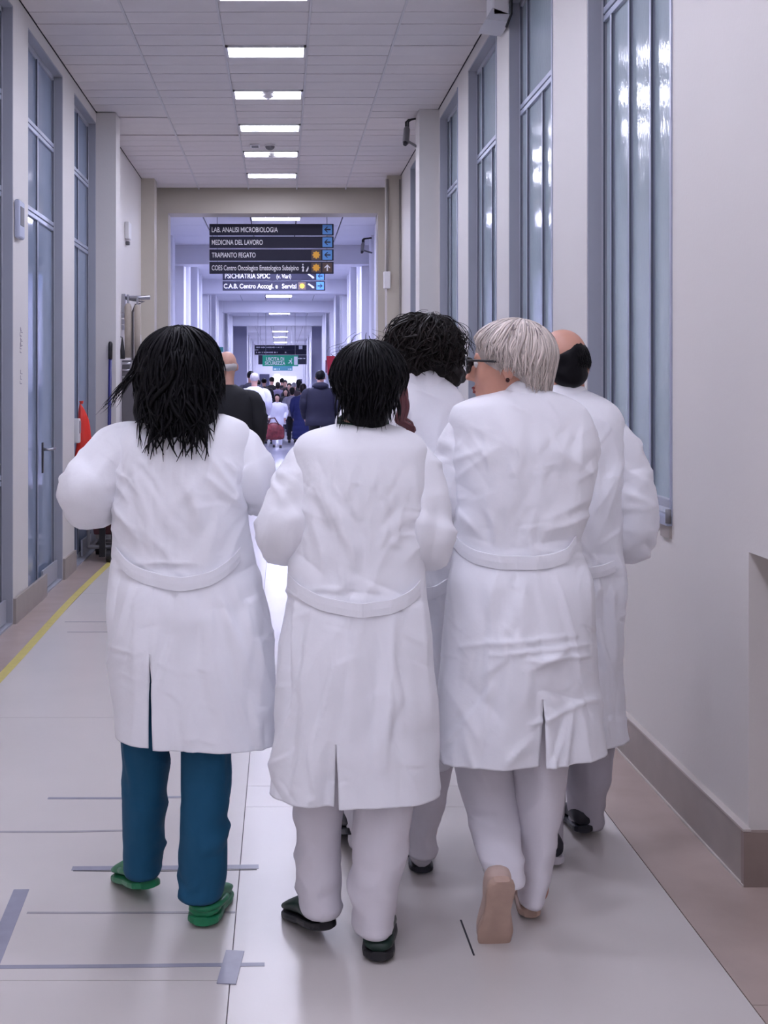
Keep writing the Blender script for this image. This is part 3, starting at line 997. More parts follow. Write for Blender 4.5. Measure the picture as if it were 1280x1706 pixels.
# ------------------------------------------------------------------ things along the left wall
BEIGE = mat('beige_tubing', (176, 166, 154), .6, var=.05, vscale=20)
d = 12.6
r = empty('equipment_rail', (XL, d, 1.75)); tag(r, 'steel wall rail with hanging beige hoses above the metal cart', 'rail')
m = MB(); m.tube([P(204, 496, d), P(250, 496, d)], .022, 10); m.build('rail_bar', METAL, r, smooth=True)
MB().box(XL, P(206, 0, d)[0] + .02, d - .03, d + .03, P(0, 520, d)[2], P(0, 490, d)[2]).build('bracket', METAL, r)
m = MB(); m.tube([P(207, 497, d), P(222, 500, d), P(240, 503, d), P(226, 508, d), P(221, 520, d), P(221, 600, d)], .012, 8); m.build('cable_loop', GREYP, r, smooth=True)
for x0, x1, y0 in ((208, 220, 507), (224, 235, 509)):
    a, b = P(x0, 596, d), P(x1, y0, d)
    m = MB(); cx = (a[0] + b[0]) / 2; w = (b[0] - a[0]) / 2
    m.tube([(cx, d - .02, b[2]), (cx, d - .03, b[2] - .03), (cx, d - .03, (a[2] + b[2]) / 2), (cx, d - .03, a[2])], [w * .7, w, w, w * .9], 12)
    m.build('hanging_hose', BEIGE, r, smooth=True)
    m = MB(); m.tube([(cx, d - .03, b[2] + .1), (cx, d - .03, b[2])], .012, 8); m.build('hook', METAL, r)
for y in (525, 535, 545, 585):
    p = P(204, y, d)
    MB().box(p[0] - .02, p[0] + .02, d - .03, d + .02, p[2] - .03, p[2] + .02).build('clamp', METAL, r, bevel=.005)
d = 12.0
a, b = P(203, 600, d), P(262, 600, d)
r = empty('metal_cart', (a[0] + .15, d, 0)); tag(r, 'stainless steel equipment cart with pull bars behind dark hair', 'cart')
STEEL_D = mat('cart_steel', (112, 110, 116), .35, metal=.6, var=.05)
MB().box(a[0], b[0], d, d + .5, .1, a[2]).build('cabinet', STEEL_D, r, bevel=.01)
for y in (606, 617, 629):
    q = P(203, y, d)
    m = MB(); m.tube([(q[0] + .005, d - .03, q[2]), (q[0] + .10, d - .03, q[2])], .014, 10); m.build('pull_bar', METAL, r, smooth=True)
MB().box(P(217, 0, d)[0], P(228, 0, d)[0], d - .04, d, P(0, 628, d)[2], P(0, 603, d)[2]).build('control_box', METAL, r, bevel=.008)
for x in (a[0] + .05, b[0] - .05):
    m = MB(); m.tube([(x - .02, d + .1, .05), (x + .02, d + .1, .05)], .05, 14); m.build('castor', BLACKP, r)
d = 11.6
a = P(204, 597, d)
r = empty('black_cone_bag', (a[0], d, a[2])); tag(r, 'small black pointed pouch hanging above the metal cart', 'pouch')
m = MB(); m.tube([P(204, 562, d), P(204, 575, d), P(204, 590, d), P(204, 598, d)], [.004, .016, .026, .026], 12); m.build('pouch', BLACKP, r, smooth=True)
m = MB(); m.tube([P(204, 562, d), (XL, d + .02, P(0, 556, d)[2])], .003, 6); m.build('cord', BLACKP, r)
d = 13.6
a, b = P(240, 600, d), P(262, 556, d)
r = empty('wall_panel_box', (XL, d, a[2])); tag(r, 'pale framed switch panel on the left wall beside dark hair', 'panel')
MB().box(XL, XL + .05, d - .3, d + .3, a[2], b[2]).build('panel_frame', WHITEP, r, bevel=.008)
MB().box(XL + .045, XL + .055, d - .15, d + .2, a[2] + .05, b[2] - .08).build('panel_face', GREYP, r)

# mop
d = 10.97 - .17
top, bot = P(184, 569, d), P(180, 895, d)
r = empty('mop', (bot[0], d, 0.05)); tag(r, 'blue mop handle with black grip leaning at the left wall', 'mop')
NAVY = mat('mop_blue', (34, 34, 108), .4)
m = MB(); m.tube([bot, bot + (top - bot) * .915], .016, 10); m.build('pole', NAVY, r, smooth=True)
m = MB(); m.tube([bot + (top - bot) * .91, bot + (top - bot) * .99, top], [.02, .02, .012], 10); m.build('grip', BLACKP, r, smooth=True)
m = MB(); m.tube([bot + (0, 0, .06), bot, bot - (0, 0, .08)], [.03, .06, .09], 10); m.build('mop_head', GREYP, r, smooth=True)
# cleaning cart
d = 10.2
r = empty('cleaning_cart', (-1.45, d, 0)); tag(r, 'low dark cleaning trolley with wheels and dark red bucket by the left wall', 'trolley')
DRED = mat('dark_red_plastic', (74, 26, 34), .5)
MB().prism([(-1.60, .22), (-1.36, .22), (-1.28, .62), (-1.66, .62)], d, d + .35).build('bucket', DRED, r, bevel=.01)
m = MB()
m.tube([(-1.64, d - .02, .12), (-1.26, d - .02, .12)], .018, 8); m.tube([(-1.64, d + .4, .12), (-1.26, d + .4, .12)], .018, 8)
m.tube([(-1.64, d - .02, .12), (-1.64, d + .4, .12)], .018, 8); m.tube([(-1.26, d - .02, .12), (-1.26, d + .4, .12)], .018, 8)
m.tube([(-1.64, d - .02, .12), (-1.66, d - .02, .75)], .014, 8); m.tube([(-1.26, d - .02, .12), (-1.24, d - .02, .75)], .014, 8)
m.build('frame', GREYP, r)
for x in (-1.52, -1.42):
    MB().box(x - .025, x + .025, d - .06, d - .03, .04, .6).build('leg', BLACKP, r)
for x, y in ((-1.46, d - .08), (-1.30, d - .05), (-1.62, d + .38), (-1.28, d + .38)):
    m = MB(); m.tube([(x - .018, y, .055), (x + .018, y, .055)], .055, 16); m.build('wheel', BLACKP, r)
    m = MB(); m.tube([(x - .02, y, .055), (x + .02, y, .055)], .022, 12); m.build('hub', METAL, r)
d = 10.0
SACK = mat('red_sack', (224, 52, 40), .4, bump=.3, bscale=14)
r = empty('red_sack', (-1.62, d, .6)); tag(r, 'bright red plastic sack hanging in front of the narrow glazed door', 'sack')
ks = interp([(0, .005, -.01), (.06, .022, 0), (.2, .045, .012), (.45, .062, .02), (.8, .075, .025), (1, .07, .025)], 30)
V = []
for t, w, o_ in ks:
    for k in range(20):
        an = 2 * math.pi * k / 20
        rr_ = 1 + .16 * math.sin(3 * an + 5 * t) + .1 * math.sin(7 * an + 11 * t)
        V.append((-1.672 + o_ + w * rr_ * math.cos(an), d + .9 * w * rr_ * math.sin(an), 1.335 - .75 * t))
mesh_obj('sack_body', V, grid_faces(30, 20, True, True, True), SACK, r, smooth=True)
m = MB(); m.tube([(-1.67, d, 1.335), (-1.672, d, 1.36)], [.012, .02], 10); m.build('knot', SACK, r)
r = empty('hand_gel_dispenser', (XL - .03, 9.78, 1.15)); tag(r, 'small white dispenser box beside the red sack', 'dispenser')
MB().box(XL - .04, XL + .03, 9.76, 9.84, 1.02, 1.22).build('case', WHITEP, r, bevel=.008)
MB().box(XL - .01, XL + .034, 9.77, 9.83, 1.10, 1.20).build('window', METAL, r)

# ================================================================== people
COAT = mat('white_coat_cotton', (240, 240, 245), .75, var=.012, vscale=4, bump=.16, bscale=26, detail=4, distort=.3, sheen=.1)
COAT2 = mat('white_coat_seam', (216, 216, 226), .75)
TEAL = mat('teal_scrub_cotton', (6, 78, 112), .8, var=.06, vscale=6, bump=.25, bscale=14, distort=1)
WHITE_T = mat('white_scrub_cotton', (222, 218, 224), .8, var=.02, vscale=5, bump=.22, bscale=14, distort=1)
GREEN_S = mat('green_clog', (24, 120, 78), .4)
GREEN_D = mat('dark_green_clog', (20, 44, 36), .45)
SOLE_B = mat('beige_sole', (188, 160, 144), .6, var=.06, vscale=30)
SHOE_W = mat('white_shoe', (205, 200, 206), .5)
SHOE_K = mat('black_shoe', (24, 25, 36), .5)
SOCK = mat('pale_sock', (196, 205, 204), .8)
SKIN = mat('skin_tan', (200, 148, 128), .5, var=.05, vscale=20, bump=.05, bscale=120, sss=.12)
SKIN_P = mat('skin_pale', (208, 160, 142), .5, var=.04, vscale=20, sss=.1)
HAIR_K = mat('hair_black', (9, 8, 12), .5, island=.5, spec=.15)
HAIR_B = mat('hair_dark_brown', (24, 18, 17), .5, island=.5, spec=.2)
HAIR_G = mat('hair_silver_blonde', (206, 194, 186), .42, island=.3)
HAIR_R = mat('hair_auburn', (92, 48, 52), .5, island=.3)


def head_prims(c, R, s=1.0, neck=.055, neck_to=None):
    def w(p): return np.array(c) + R @ (np.array(p, float) * s)
    E = lambda p, r, k=.015, sub=False: ell(w(p), np.array(r) * s, R, k, sub)
    q = [E((0, -.012, .028), (.074, .096, .087)), E((0, .03, -.03), (.060, .062, .080), .03), E((0, .038, -.074), (.046, .046, .036), .03),
         E((0, .074, -.098), (.020, .018, .017), .02), cap(w((0, .084, .012)), w((0, .110, -.026)), .007 * s, .0098 * s, .010),
         E((.010, .097, -.031), (.008, .009, .007), .008), E((-.010, .097, -.031), (.008, .009, .007), .008),
         cap(w((-.032, .076, .026)), w((.032, .076, .026)), .012 * s, .012 * s, .015),
         E((0, .089, -.056), (.021, .012, .0058), .006), E((0, .087, -.067), (.018, .012, .0065), .006)]
    for sx in (-1, 1):
        q += [E((sx * .036, .060, -.022), (.024, .022, .024), .02), E((sx * .030, .096, .010), (.014, .013, .011), .01, True),
              E((sx * .078, -.008, -.008), (.009, .019, .032), .008), E((sx * .083, -.014, -.006), (.006, .013, .024), .006)]
    nk = w((0, -.04, -.21)) if neck_to is None else np.array(neck_to)
    q.append(cap(w((0, -.02, -.04)), nk, neck * s, (neck + .006) * s, .03))
    return q


def hand_prims(wr, dirv, palm, s=1.0, curl=.5):
    """wr wrist, dirv finger direction, palm direction the palm faces; thumb leaves the palm's side"""
    f = np.array(dirv, float); f /= np.linalg.norm(f)
    n = np.array(palm, float); n -= f * (n @ f); n /= np.linalg.norm(n) + 1e-9
    t = np.cross(f, n)
    W = lambda a, b, c: np.array(wr) + s * (a * f + b * t + c * n)
    q = [cap(W(-.03, 0, 0), W(.02, 0, 0), .026 * s, .026 * s, .015)]
    for b in (-.027, -.009, .009, .027):
        q.append(cap(W(.015, b * .6, 0), W(.085, b, 0), .016 * s, .0125 * s, .012))
    for b, L in ((-.030, .030), (-.010, .036), (.010, .040), (.030, .034)):
        a0 = W(.085, b, 0)
        a1 = a0 + s * L * (math.cos(curl) * f + math.sin(curl) * n)
        a2 = a1 + s * L * .8 * (math.cos(curl * 2) * f + math.sin(curl * 2) * n)
        q += [cap(a0, a1, .0098 * s, .009 * s, .005), cap(a1, a2, .009 * s, .0076 * s, .005)]
    b0, b1, b2 = W(.02, .024, .005), W(.055, .05, .02), W(.085, .056, .032)
    q += [cap(b0, b1, .014 * s, .0105 * s, .01), cap(b1, b2, .0105 * s, .0085 * s, .006)]
    return q


def tube_rings(pts, nr, na, flat=1.0):
    """smooth tube through (x,y,z,r) joints -> rings, unit normals"""
    K = np.array(pts, float)
    t = np.concatenate([[0], np.cumsum(np.linalg.norm(np.diff(K[:, :3], axis=0), axis=1))])
    # Catmull-Rom through the joints
    u = np.linspace(0, t[-1], nr)
    Q = np.zeros((nr, 4))
    for i, x in enumerate(u):
        j = min(max(np.searchsorted(t, x, side='right') - 1, 0), len(K) - 2)
        f = (x - t[j]) / (t[j + 1] - t[j])
        p0 = K[max(j - 1, 0)]; p1 = K[j]; p2 = K[j + 1]; p3 = K[min(j + 2, len(K) - 1)]
        Q[i] = .5 * ((2 * p1) + (-p0 + p2) * f + (2 * p0 - 5 * p1 + 4 * p2 - p3) * f * f + (-p0 + 3 * p1 - 3 * p2 + p3) * f**3)
    C = Q[:, :3]
    T = np.gradient(C, axis=0); T /= np.linalg.norm(T, axis=1)[:, None]
    up = np.array([0, -1.0, 0.0])
    V = np.zeros((nr, na, 3)); N = np.zeros((nr, na, 3))
    ang = np.linspace(0, 2 * math.pi, na, endpoint=False)
    for i in range(nr):
        s = np.cross(T[i], up); s /= np.linalg.norm(s) + 1e-9
        up = np.cross(s, T[i])
        d = np.cos(ang)[:, None] * s + flat * np.sin(ang)[:, None] * up
        N[i] = d
        V[i] = C[i] + Q[i, 3] * d
    return V, N, u / t[-1]


def sleeve(name, joints, parent, material, seed, amp=.008, nr=90, na=56, elbow=.55, cuff=True):
    V, N, u = tube_rings(joints, nr, na)
    bend = np.exp(-((u - elbow) / .22) ** 2)[:, None]
    w = vnoise(np.concatenate([V * np.array([7, 7, 16.0])], -1), seed) * .6 + vnoise(V * np.array([16, 16, 26.0]), seed + 1) * .4
    ridge = (1 - np.abs(w)) ** 3
    ang = np.linspace(0, 2 * math.pi, na, endpoint=False)[None, :]
    rip = np.sin(u[:, None] * 46 + 1.8 * np.sin(ang + seed) + 2 * w)
    L = 100 * np.linalg.norm(np.array(joints[0])[:3] - np.array(joints[-1])[:3]) + 30
    UU = u[:, None] * 60 + 0 * ang; AA = (ang + 0 * UU) * 7
    cr = creases(UU, AA, 40, seed, (4, 56, 0, 44), lambda x, y, rg: math.pi / 2 + rg.gauss(0, .45), (8, 26), (.7, 1.8), (.0035, .009))
    cr += creases(UU, AA, 14, seed + 7, (0, 45, 0, 44), lambda x, y, rg: rg.gauss(0, .4), (10, 28), (.9, 2.2), (.0035, .008))
    fade = np.clip(u[:, None] * 6, 0, 1)
    V = V + N * (fade * (amp * .5 * (ridge - .35) + cr * (.7 + .8 * bend)))[..., None]
    V = V.reshape(-1, 3)
    o = mesh_obj(name, V, grid_faces(nr, na), material, parent, smooth=True)
    solid(o, .003)
    return o


def creases(U, Vv, n, seed, box, ori, length, width, amp):
    """sharp little pulls in cloth: ridges with a shallow valley on one side, in (U, V) surface coordinates"""
    rg = random.Random(seed)
    out = np.zeros(U.shape)
    for _ in range(n):
        x0, y0 = rg.uniform(box[0], box[1]), rg.uniform(box[2], box[3])
        a = ori(x0, y0, rg)
        L = rg.uniform(*length); w = rg.uniform(*width); h = rg.uniform(*amp) * rg.choice((1, 1, -.7))
        ca, sa = math.cos(a), math.sin(a)
        bend = rg.uniform(-.25, .25)
        u = (U - x0) * ca + (Vv - y0) * sa
        v = -(U - x0) * sa + (Vv - y0) * ca + bend * u * u / L
        t = np.clip(1 - (u / (L / 2)) ** 2, 0, 1)
        out += h * t * (np.exp(-np.abs(v) / w) - .55 * np.exp(-((v - 2.2 * w) / (1.5 * w)) ** 2))
    return out


def coat(root, rows, d0, folds, seed, slit=None, material=COAT, belt=None, nr=230, na=220, lean=0.0, hem_tilt=0.0, amp=1.0, slit_open=.012, collar=None, seam=True):
    """rows: (py, xl, xr, back, front) outline in the photograph and depth (m) of the back and front half. d0: distance of the body axis.
    slit: (py, px) top of the vent. belt: [(px,py)...]"""
    K = interp(rows, nr)
    py = K[:, 0]
    cx = (K[:, 1] + K[:, 2]) / 2
    hw = (K[:, 2] - K[:, 1]) / 2
    C = np.stack([(cx - VX) * d0 / F, np.full(nr, d0) + lean * (py - py[-1]) / (py[0] - py[-1]), EYE - (py - VY) * (d0 - .9 * K[:, 3]) / F], 1)
    A = hw * d0 / F
    # angle runs once around from the back seam
    th = np.linspace(0, 2 * math.pi, na + 1)
    bx = np.full(nr, 0.0)
    if slit is not None:
        bx = np.clip((slit[1] - cx) / hw, -.6, .6)
    e = 2.0 / 2.5
    S = np.sin(th)[None, :] * np.ones((nr, 1)); Cc = np.cos(th)[None, :] * np.ones((nr, 1))
    # start the ring at the vent's place on the back
    off = -np.arcsin(np.clip(bx, -.9, .9))
    tt = th[None, :] - 0 * off[:, None]
    ph = tt - off[:, None] * np.cos(tt / 2) ** 2
    S, Cc = np.sin(ph), np.cos(ph)
    sx = np.sign(S) * np.abs(S) ** e
    sy = np.sign(Cc) * np.abs(Cc) ** e
    dep = np.where(Cc > 0, K[:, 3][:, None], K[:, 4][:, None])
    V = np.stack([C[:, 0][:, None] + A[:, None] * sx, C[:, 1][:, None] - dep * sy, C[:, 2][:, None] + 0 * sx], -1)
    # normals of the ring
    N = np.stack([sx / (A[:, None] + .02), -sy / (dep + .02), 0 * sx], -1)
    N /= np.linalg.norm(N, axis=-1)[..., None] + 1e-9
    g = (py - py[0]) / (py[-1] - py[0])                      # 0 collar .. 1 hem
    gg = g[:, None]
    sk = np.clip((gg - .45) / .55, 0, 1)
    PX = VX + V[..., 0] * F / V[..., 1]
    PY = VY + (EYE - V[..., 2]) * F / V[..., 1]
    # hanging folds in the skirt
    f1 = vnoise(np.stack([V[..., 0] * 13 + .25 * np.sin(V[..., 2] * 5), V[..., 1] * 13, V[..., 2] * 1.4], -1), seed)
    f2 = vnoise(np.stack([V[..., 0] * 30, V[..., 1] * 30, V[..., 2] * 2.6], -1), seed + 5)
    disp = amp * sk * (.016 * f1 + .004 * f2)
    # creases everywhere, blouse above the belt
    w1 = vnoise(V * np.array([7, 7, 9.0]) + .4 * vnoise(V * 4, seed)[..., None], seed + 1)
    w2 = vnoise(V * np.array([15, 15, 24.0]), seed + 2)
    w3 = vnoise(V * np.array([9, 9, 46.0]), seed + 3)
    body = np.clip((gg - .06) / .1, 0, 1)
    disp = disp + body * amp * (.006 * w1 + .0012 * w2)
    x0, x1 = rows[6][1], rows[6][2]
    yb = belt[len(belt) // 2][1] if belt else 950
    xm = (x0 + x1) / 2
    up = lambda x, y, rg: math.pi / 2 + (x - xm) / (x1 - x0) * 1.3 + rg.gauss(0, .35) if y < yb - 40 else rg.gauss(0, .35)
    lo = lambda x, y, rg: math.pi / 2 - (x - xm) / (x1 - x0) * .35 + rg.gauss(0, .22)
    any_ = lambda x, y, rg: rg.uniform(0, math.pi)
    disp = disp + body * amp * creases(PX, PY, 46, seed, (x0, x1, rows[3][0] + 20, yb), up, (50, 150), (4, 9), (.003, .0075))
    disp = disp + body * amp * creases(PX, PY, 34, seed + 50, (rows[-1][1], rows[-1][2], yb, rows[-1][0]), lo, (90, 260), (4, 10), (.0035, .0095))
    disp = disp + body * amp * creases(PX, PY, 70, seed + 90, (rows[-1][1], rows[-1][2], rows[4][0], rows[-1][0]), any_, (25, 70), (2.5, 5), (.0012, .003))
    back = np.clip(Cc * 3, 0, 1)
    for (x0, y0, x1, y1, w, a) in folds:
        dx, dy = x1 - x0, y1 - y0
        L2 = dx * dx + dy * dy
        t = ((PX - x0) * dx + (PY - y0) * dy) / L2
        tc = np.clip(t, 0, 1)
        dist = np.hypot(PX - x0 - tc * dx, PY - y0 - tc * dy)
        disp = disp + 1.3 * back * a * np.exp(-(dist / w) ** 1.3) * np.sin(math.pi * np.clip(.08 + .84 * tc, 0, 1)) ** .6
    if seam:   # centre back seam
        s0 = np.minimum(th, 2 * math.pi - th)[None, :]
        disp = disp - body * .0022 * np.exp(-(s0 / .035) ** 2) * (gg < .8)
    V = V + N * disp[..., None]
    V[..., 2] += hem_tilt * (V[..., 0] - C[:, 0][:, None]) * np.clip((gg - .5) * 2, 0, 1)
    if slit is not None:
        o = np.clip((py - slit[0]) / (py[-1] - slit[0]), 0, 1)[:, None]
        edge = np.exp(-(th / .30) ** 2)[None, :]
        edge2 = np.exp(-((2 * math.pi - th) / .30) ** 2)[None, :]
        V[..., 0] += slit_open * o ** .8 * (edge - edge2)
        V[..., 1] += -.012 * o * edge + .010 * o * edge2
    nfirst = na + 1
    idx = np.arange(nr * nfirst).reshape(nr, nfirst)
    Fc = []
    for i in range(nr - 1):
        open_ = slit is not None and py[i] > slit[0]
        for k in range(na):
            a, b = idx[i, k], idx[i, k + 1]
            c, d = idx[i + 1, k + 1], idx[i + 1, k]
            if k == na - 1 and not open_:
                b, c = idx[i, 0], (idx[i + 1, 0] if not (slit is not None and py[i + 1] > slit[0]) else idx[i + 1, na])
            Fc.append((a, d, c, b))
    ob = mesh_obj('coat', V.reshape(-1, 3), Fc, material, root, smooth=True)
    bm = bmesh.new(); bm.from_mesh(ob.data)
    bmesh.ops.delete(bm, geom=[v for v in bm.verts if not v.link_faces], context='VERTS')
    bm.normal_update(); bm.to_mesh(ob.data); bm.free()
    solid(ob, .003)
    # surface look-up on the back for belts and pockets
    bk = (Cc > .15)
    BX, BZ, BY = V[..., 0][bk], V[..., 2][bk], V[..., 1][bk]

    def back_y(x, z):
        k = np.argsort((BX - x) ** 2 + (BZ - z) ** 2)[:5]
        return BY[k].mean()
    if belt:
        B = interp([(x, y) for x, y in belt], 60)
        hb = .019
        ring = []
        for x, y in B:
            db = d0 - .12
            X = (x - VX) * db / F; Z = EYE - (y - VY) * db / F
            Y = min(back_y(X, Z + hb), back_y(X, Z - hb), back_y(X, Z)) - .010
            ring.append([(X, Y + .006, Z + hb), (X, Y + .002, Z + hb * .93), (X, Y + .001, Z), (X, Y + .002, Z - hb * .93), (X, Y + .006, Z - hb), (X, Y + .009, Z)])
        R_ = np.array(ring)
        for _ in range(4):
            R_[1:-1, :, 1] = .25 * R_[:-2, :, 1] + .5 * R_[1:-1, :, 1] + .25 * R_[2:, :, 1]
        mesh_obj('half_belt', R_.reshape(-1, 3), grid_faces(60, 6, True, True, True), material, ob, smooth=False)
    if collar:
        (x0, x1, yb, hgt, tilt) = collar
        n = 64
        an = np.linspace(0, 2 * math.pi, n, endpoint=False)
        cxx = ((x0 + x1) / 2 - VX) * d0 / F; ra = (x1 - x0) / 2 * d0 / F
        zb = EYE - (yb - VY) * d0 / F
        yc = C[0, 1]
        prof = [(-.010, -.012), (-.004, hgt * .6), (.0, hgt), (.006, hgt + .002), (.010, hgt * .75), (.015, hgt * .2), (.020, -.012), (.022, -.028)]
        R_ = []
        for dr, dz in prof:
            R_.append(np.stack([cxx + (ra + .006 + dr) * np.sin(an), yc - (ra * .92 + .010 + dr) * np.cos(an) + .008, zb + .004 + dz + tilt * np.sin(an) - .022 * (1 - np.cos(an)) / 2 * 1.6], 1))
        mesh_obj('collar', np.array(R_).reshape(-1, 3), grid_faces(len(prof), n), material, ob, smooth=True)
        solid(bpy.data.objects[ob.children[-1].name], .002)
    return ob, back_y


def trousers(root, legs, material, seed, fold=.006, name='trousers'):
    """legs: list of rows (py, xl, xr, d, depth_half)"""
    Vs, Fs, n0 = [], [], 0
    nr, na = 110, 60
    for li, rows in enumerate(legs):
        K = interp(rows, nr)
        th = np.linspace(0, 2 * math.pi, na, endpoint=False)
        d = K[:, 3]
        cx = ((K[:, 1] + K[:, 2]) / 2 - VX) * d / F
        a = (K[:, 2] - K[:, 1]) / 2 * d / F
        z = EYE - (K[:, 0] - VY) * (d - .9 * K[:, 4]) / F
        V = np.stack([cx[:, None] + a[:, None] * np.sin(th), d[:, None] - K[:, 4][:, None] * np.cos(th), z[:, None] + 0 * th], -1)
        N = np.stack([np.sin(th) + 0 * z[:, None], -np.cos(th) + 0 * z[:, None], 0 * th + 0 * z[:, None]], -1)
        w = vnoise(V * np.array([9, 9, 7.0]), seed + li)
        w2 = vnoise(V * np.array([12, 12, 26.0]), seed + li + 9)
        low = np.clip((np.linspace(0, 1, nr) - .6) / .4, 0, 1)[:, None]
        UU = np.linspace(0, 90, nr)[:, None] + 0 * th[None, :]; AA = th[None, :] * 9 + 0 * UU
        cr = creases(UU, AA, 30, seed * 3 + li, (5, 88, 0, 56), lambda x, y, rg: (rg.gauss(.3, .5) if x < 55 else math.pi / 2 + rg.gauss(0, .5)), (12, 40), (.9, 2.2), (.0025, .007))
        V = V + N * (fold * .8 * w + fold * .5 * w2 * low + cr)[..., None]
        # hem fold
        hem = np.exp(-((np.linspace(0, 1, nr) - .985) / .012) ** 2)[:, None]
        V = V + N * (.003 * hem)[..., None]
        Vs.append(V.reshape(-1, 3)); Fs += [tuple(i + n0 for i in q) for q in grid_faces(nr, na, True, True, False)]
        n0 += nr * na
    o = mesh_obj(name, np.concatenate(Vs), Fs, material, root, smooth=True)
    solid(o, .003)
    return o


def shoe(root, heel, yaw, pitch, material, sole, L=.265, w=.047, h=.075, kind='clog', strap=None, roll=0.0, open_back=True, sole_th=.022):
    """heel: floor point under the heel when flat; pitch>0 lifts the heel about the toes"""
    nst, na = 26, 28
    t = np.linspace(0, 1, nst)
    wid = np.interp(t, [0, .06, .2, .45, .7, .86, .96, 1], [.40, .78, .88, .84, 1.0, .95, .62, .25]) * w
    top = np.interp(t, [0, .05, .2, .38, .5, .75, .9, 1], [.55, .62, .68, .95, 1.0, .74, .55, .30]) * h
    if kind == 'sneaker':
        wid = np.interp(t, [0, .05, .18, .42, .7, .86, .96, 1], [.42, .74, .80, .70, 1.0, .93, .62, .25]) * w
        top = np.interp(t, [0, .05, .2, .3, .45, .75, .9, 1], [.85, 1.0, 1.05, 1.12, 1.0, .7, .55, .3]) * h
    pts, spt = [], []
    for i in range(nst):
        an = np.linspace(0, 2 * math.pi, na, endpoint=False)
        cz = (top[i] + sole_th) / 2; hz = max((top[i] - sole_th) / 2, .004)
        xx = wid[i] * np.sign(np.sin(an)) * np.abs(np.sin(an)) ** .8
        zz = cz - hz * np.sign(np.cos(an)) * np.abs(np.cos(an)) ** .75
        pts.append(np.stack([xx, np.full(na, t[i] * L), zz], 1))
        zz2 = sole_th / 2 - (sole_th / 2 + .001) * np.sign(np.cos(an)) * np.abs(np.cos(an)) ** .4
        if kind != 'sneaker' and .36 < t[i] < .52: zz2 = np.maximum(zz2, .006)
        spt.append(np.stack([xx * 1.05, np.full(na, t[i] * L * 1.01 - .002), zz2], 1))
    piv = np.array([0, L * .86, 0])
    R = np.array(Matrix.Rotation(-yaw, 3, 'Z') @ Matrix.Rotation(-pitch, 3, 'X') @ Matrix.Rotation(roll, 3, 'Y'))
    Ry = np.array(Matrix.Rotation(-yaw, 3, 'Z'))

    def xf(q): return np.array(heel) + Ry @ piv + (q - piv) @ R.T
    o = mesh_obj('shoe', xf(np.array(pts).reshape(-1, 3)), grid_faces(nst, na, True, True, True), material, root, smooth=True)
    mesh_obj('sole', xf(np.array(spt).reshape(-1, 3)), grid_faces(nst, na, True, True, True), sole, o, smooth=False)
    if strap:
        a = np.linspace(-.5 * math.pi, .5 * math.pi, 16)
        q = np.stack([w * .98 * np.sin(a), L * .42 - L * .44 * np.cos(a), np.full(16, h * strap)], 1)
        V, Fc = tube_geo(xf(q), np.full(16, .009), 8)
        mesh_obj('heel_strap', V, Fc, material, o, smooth=True)
    ankle = xf(np.array([0, L * .22, h * 1.1]))
    return o, ankle


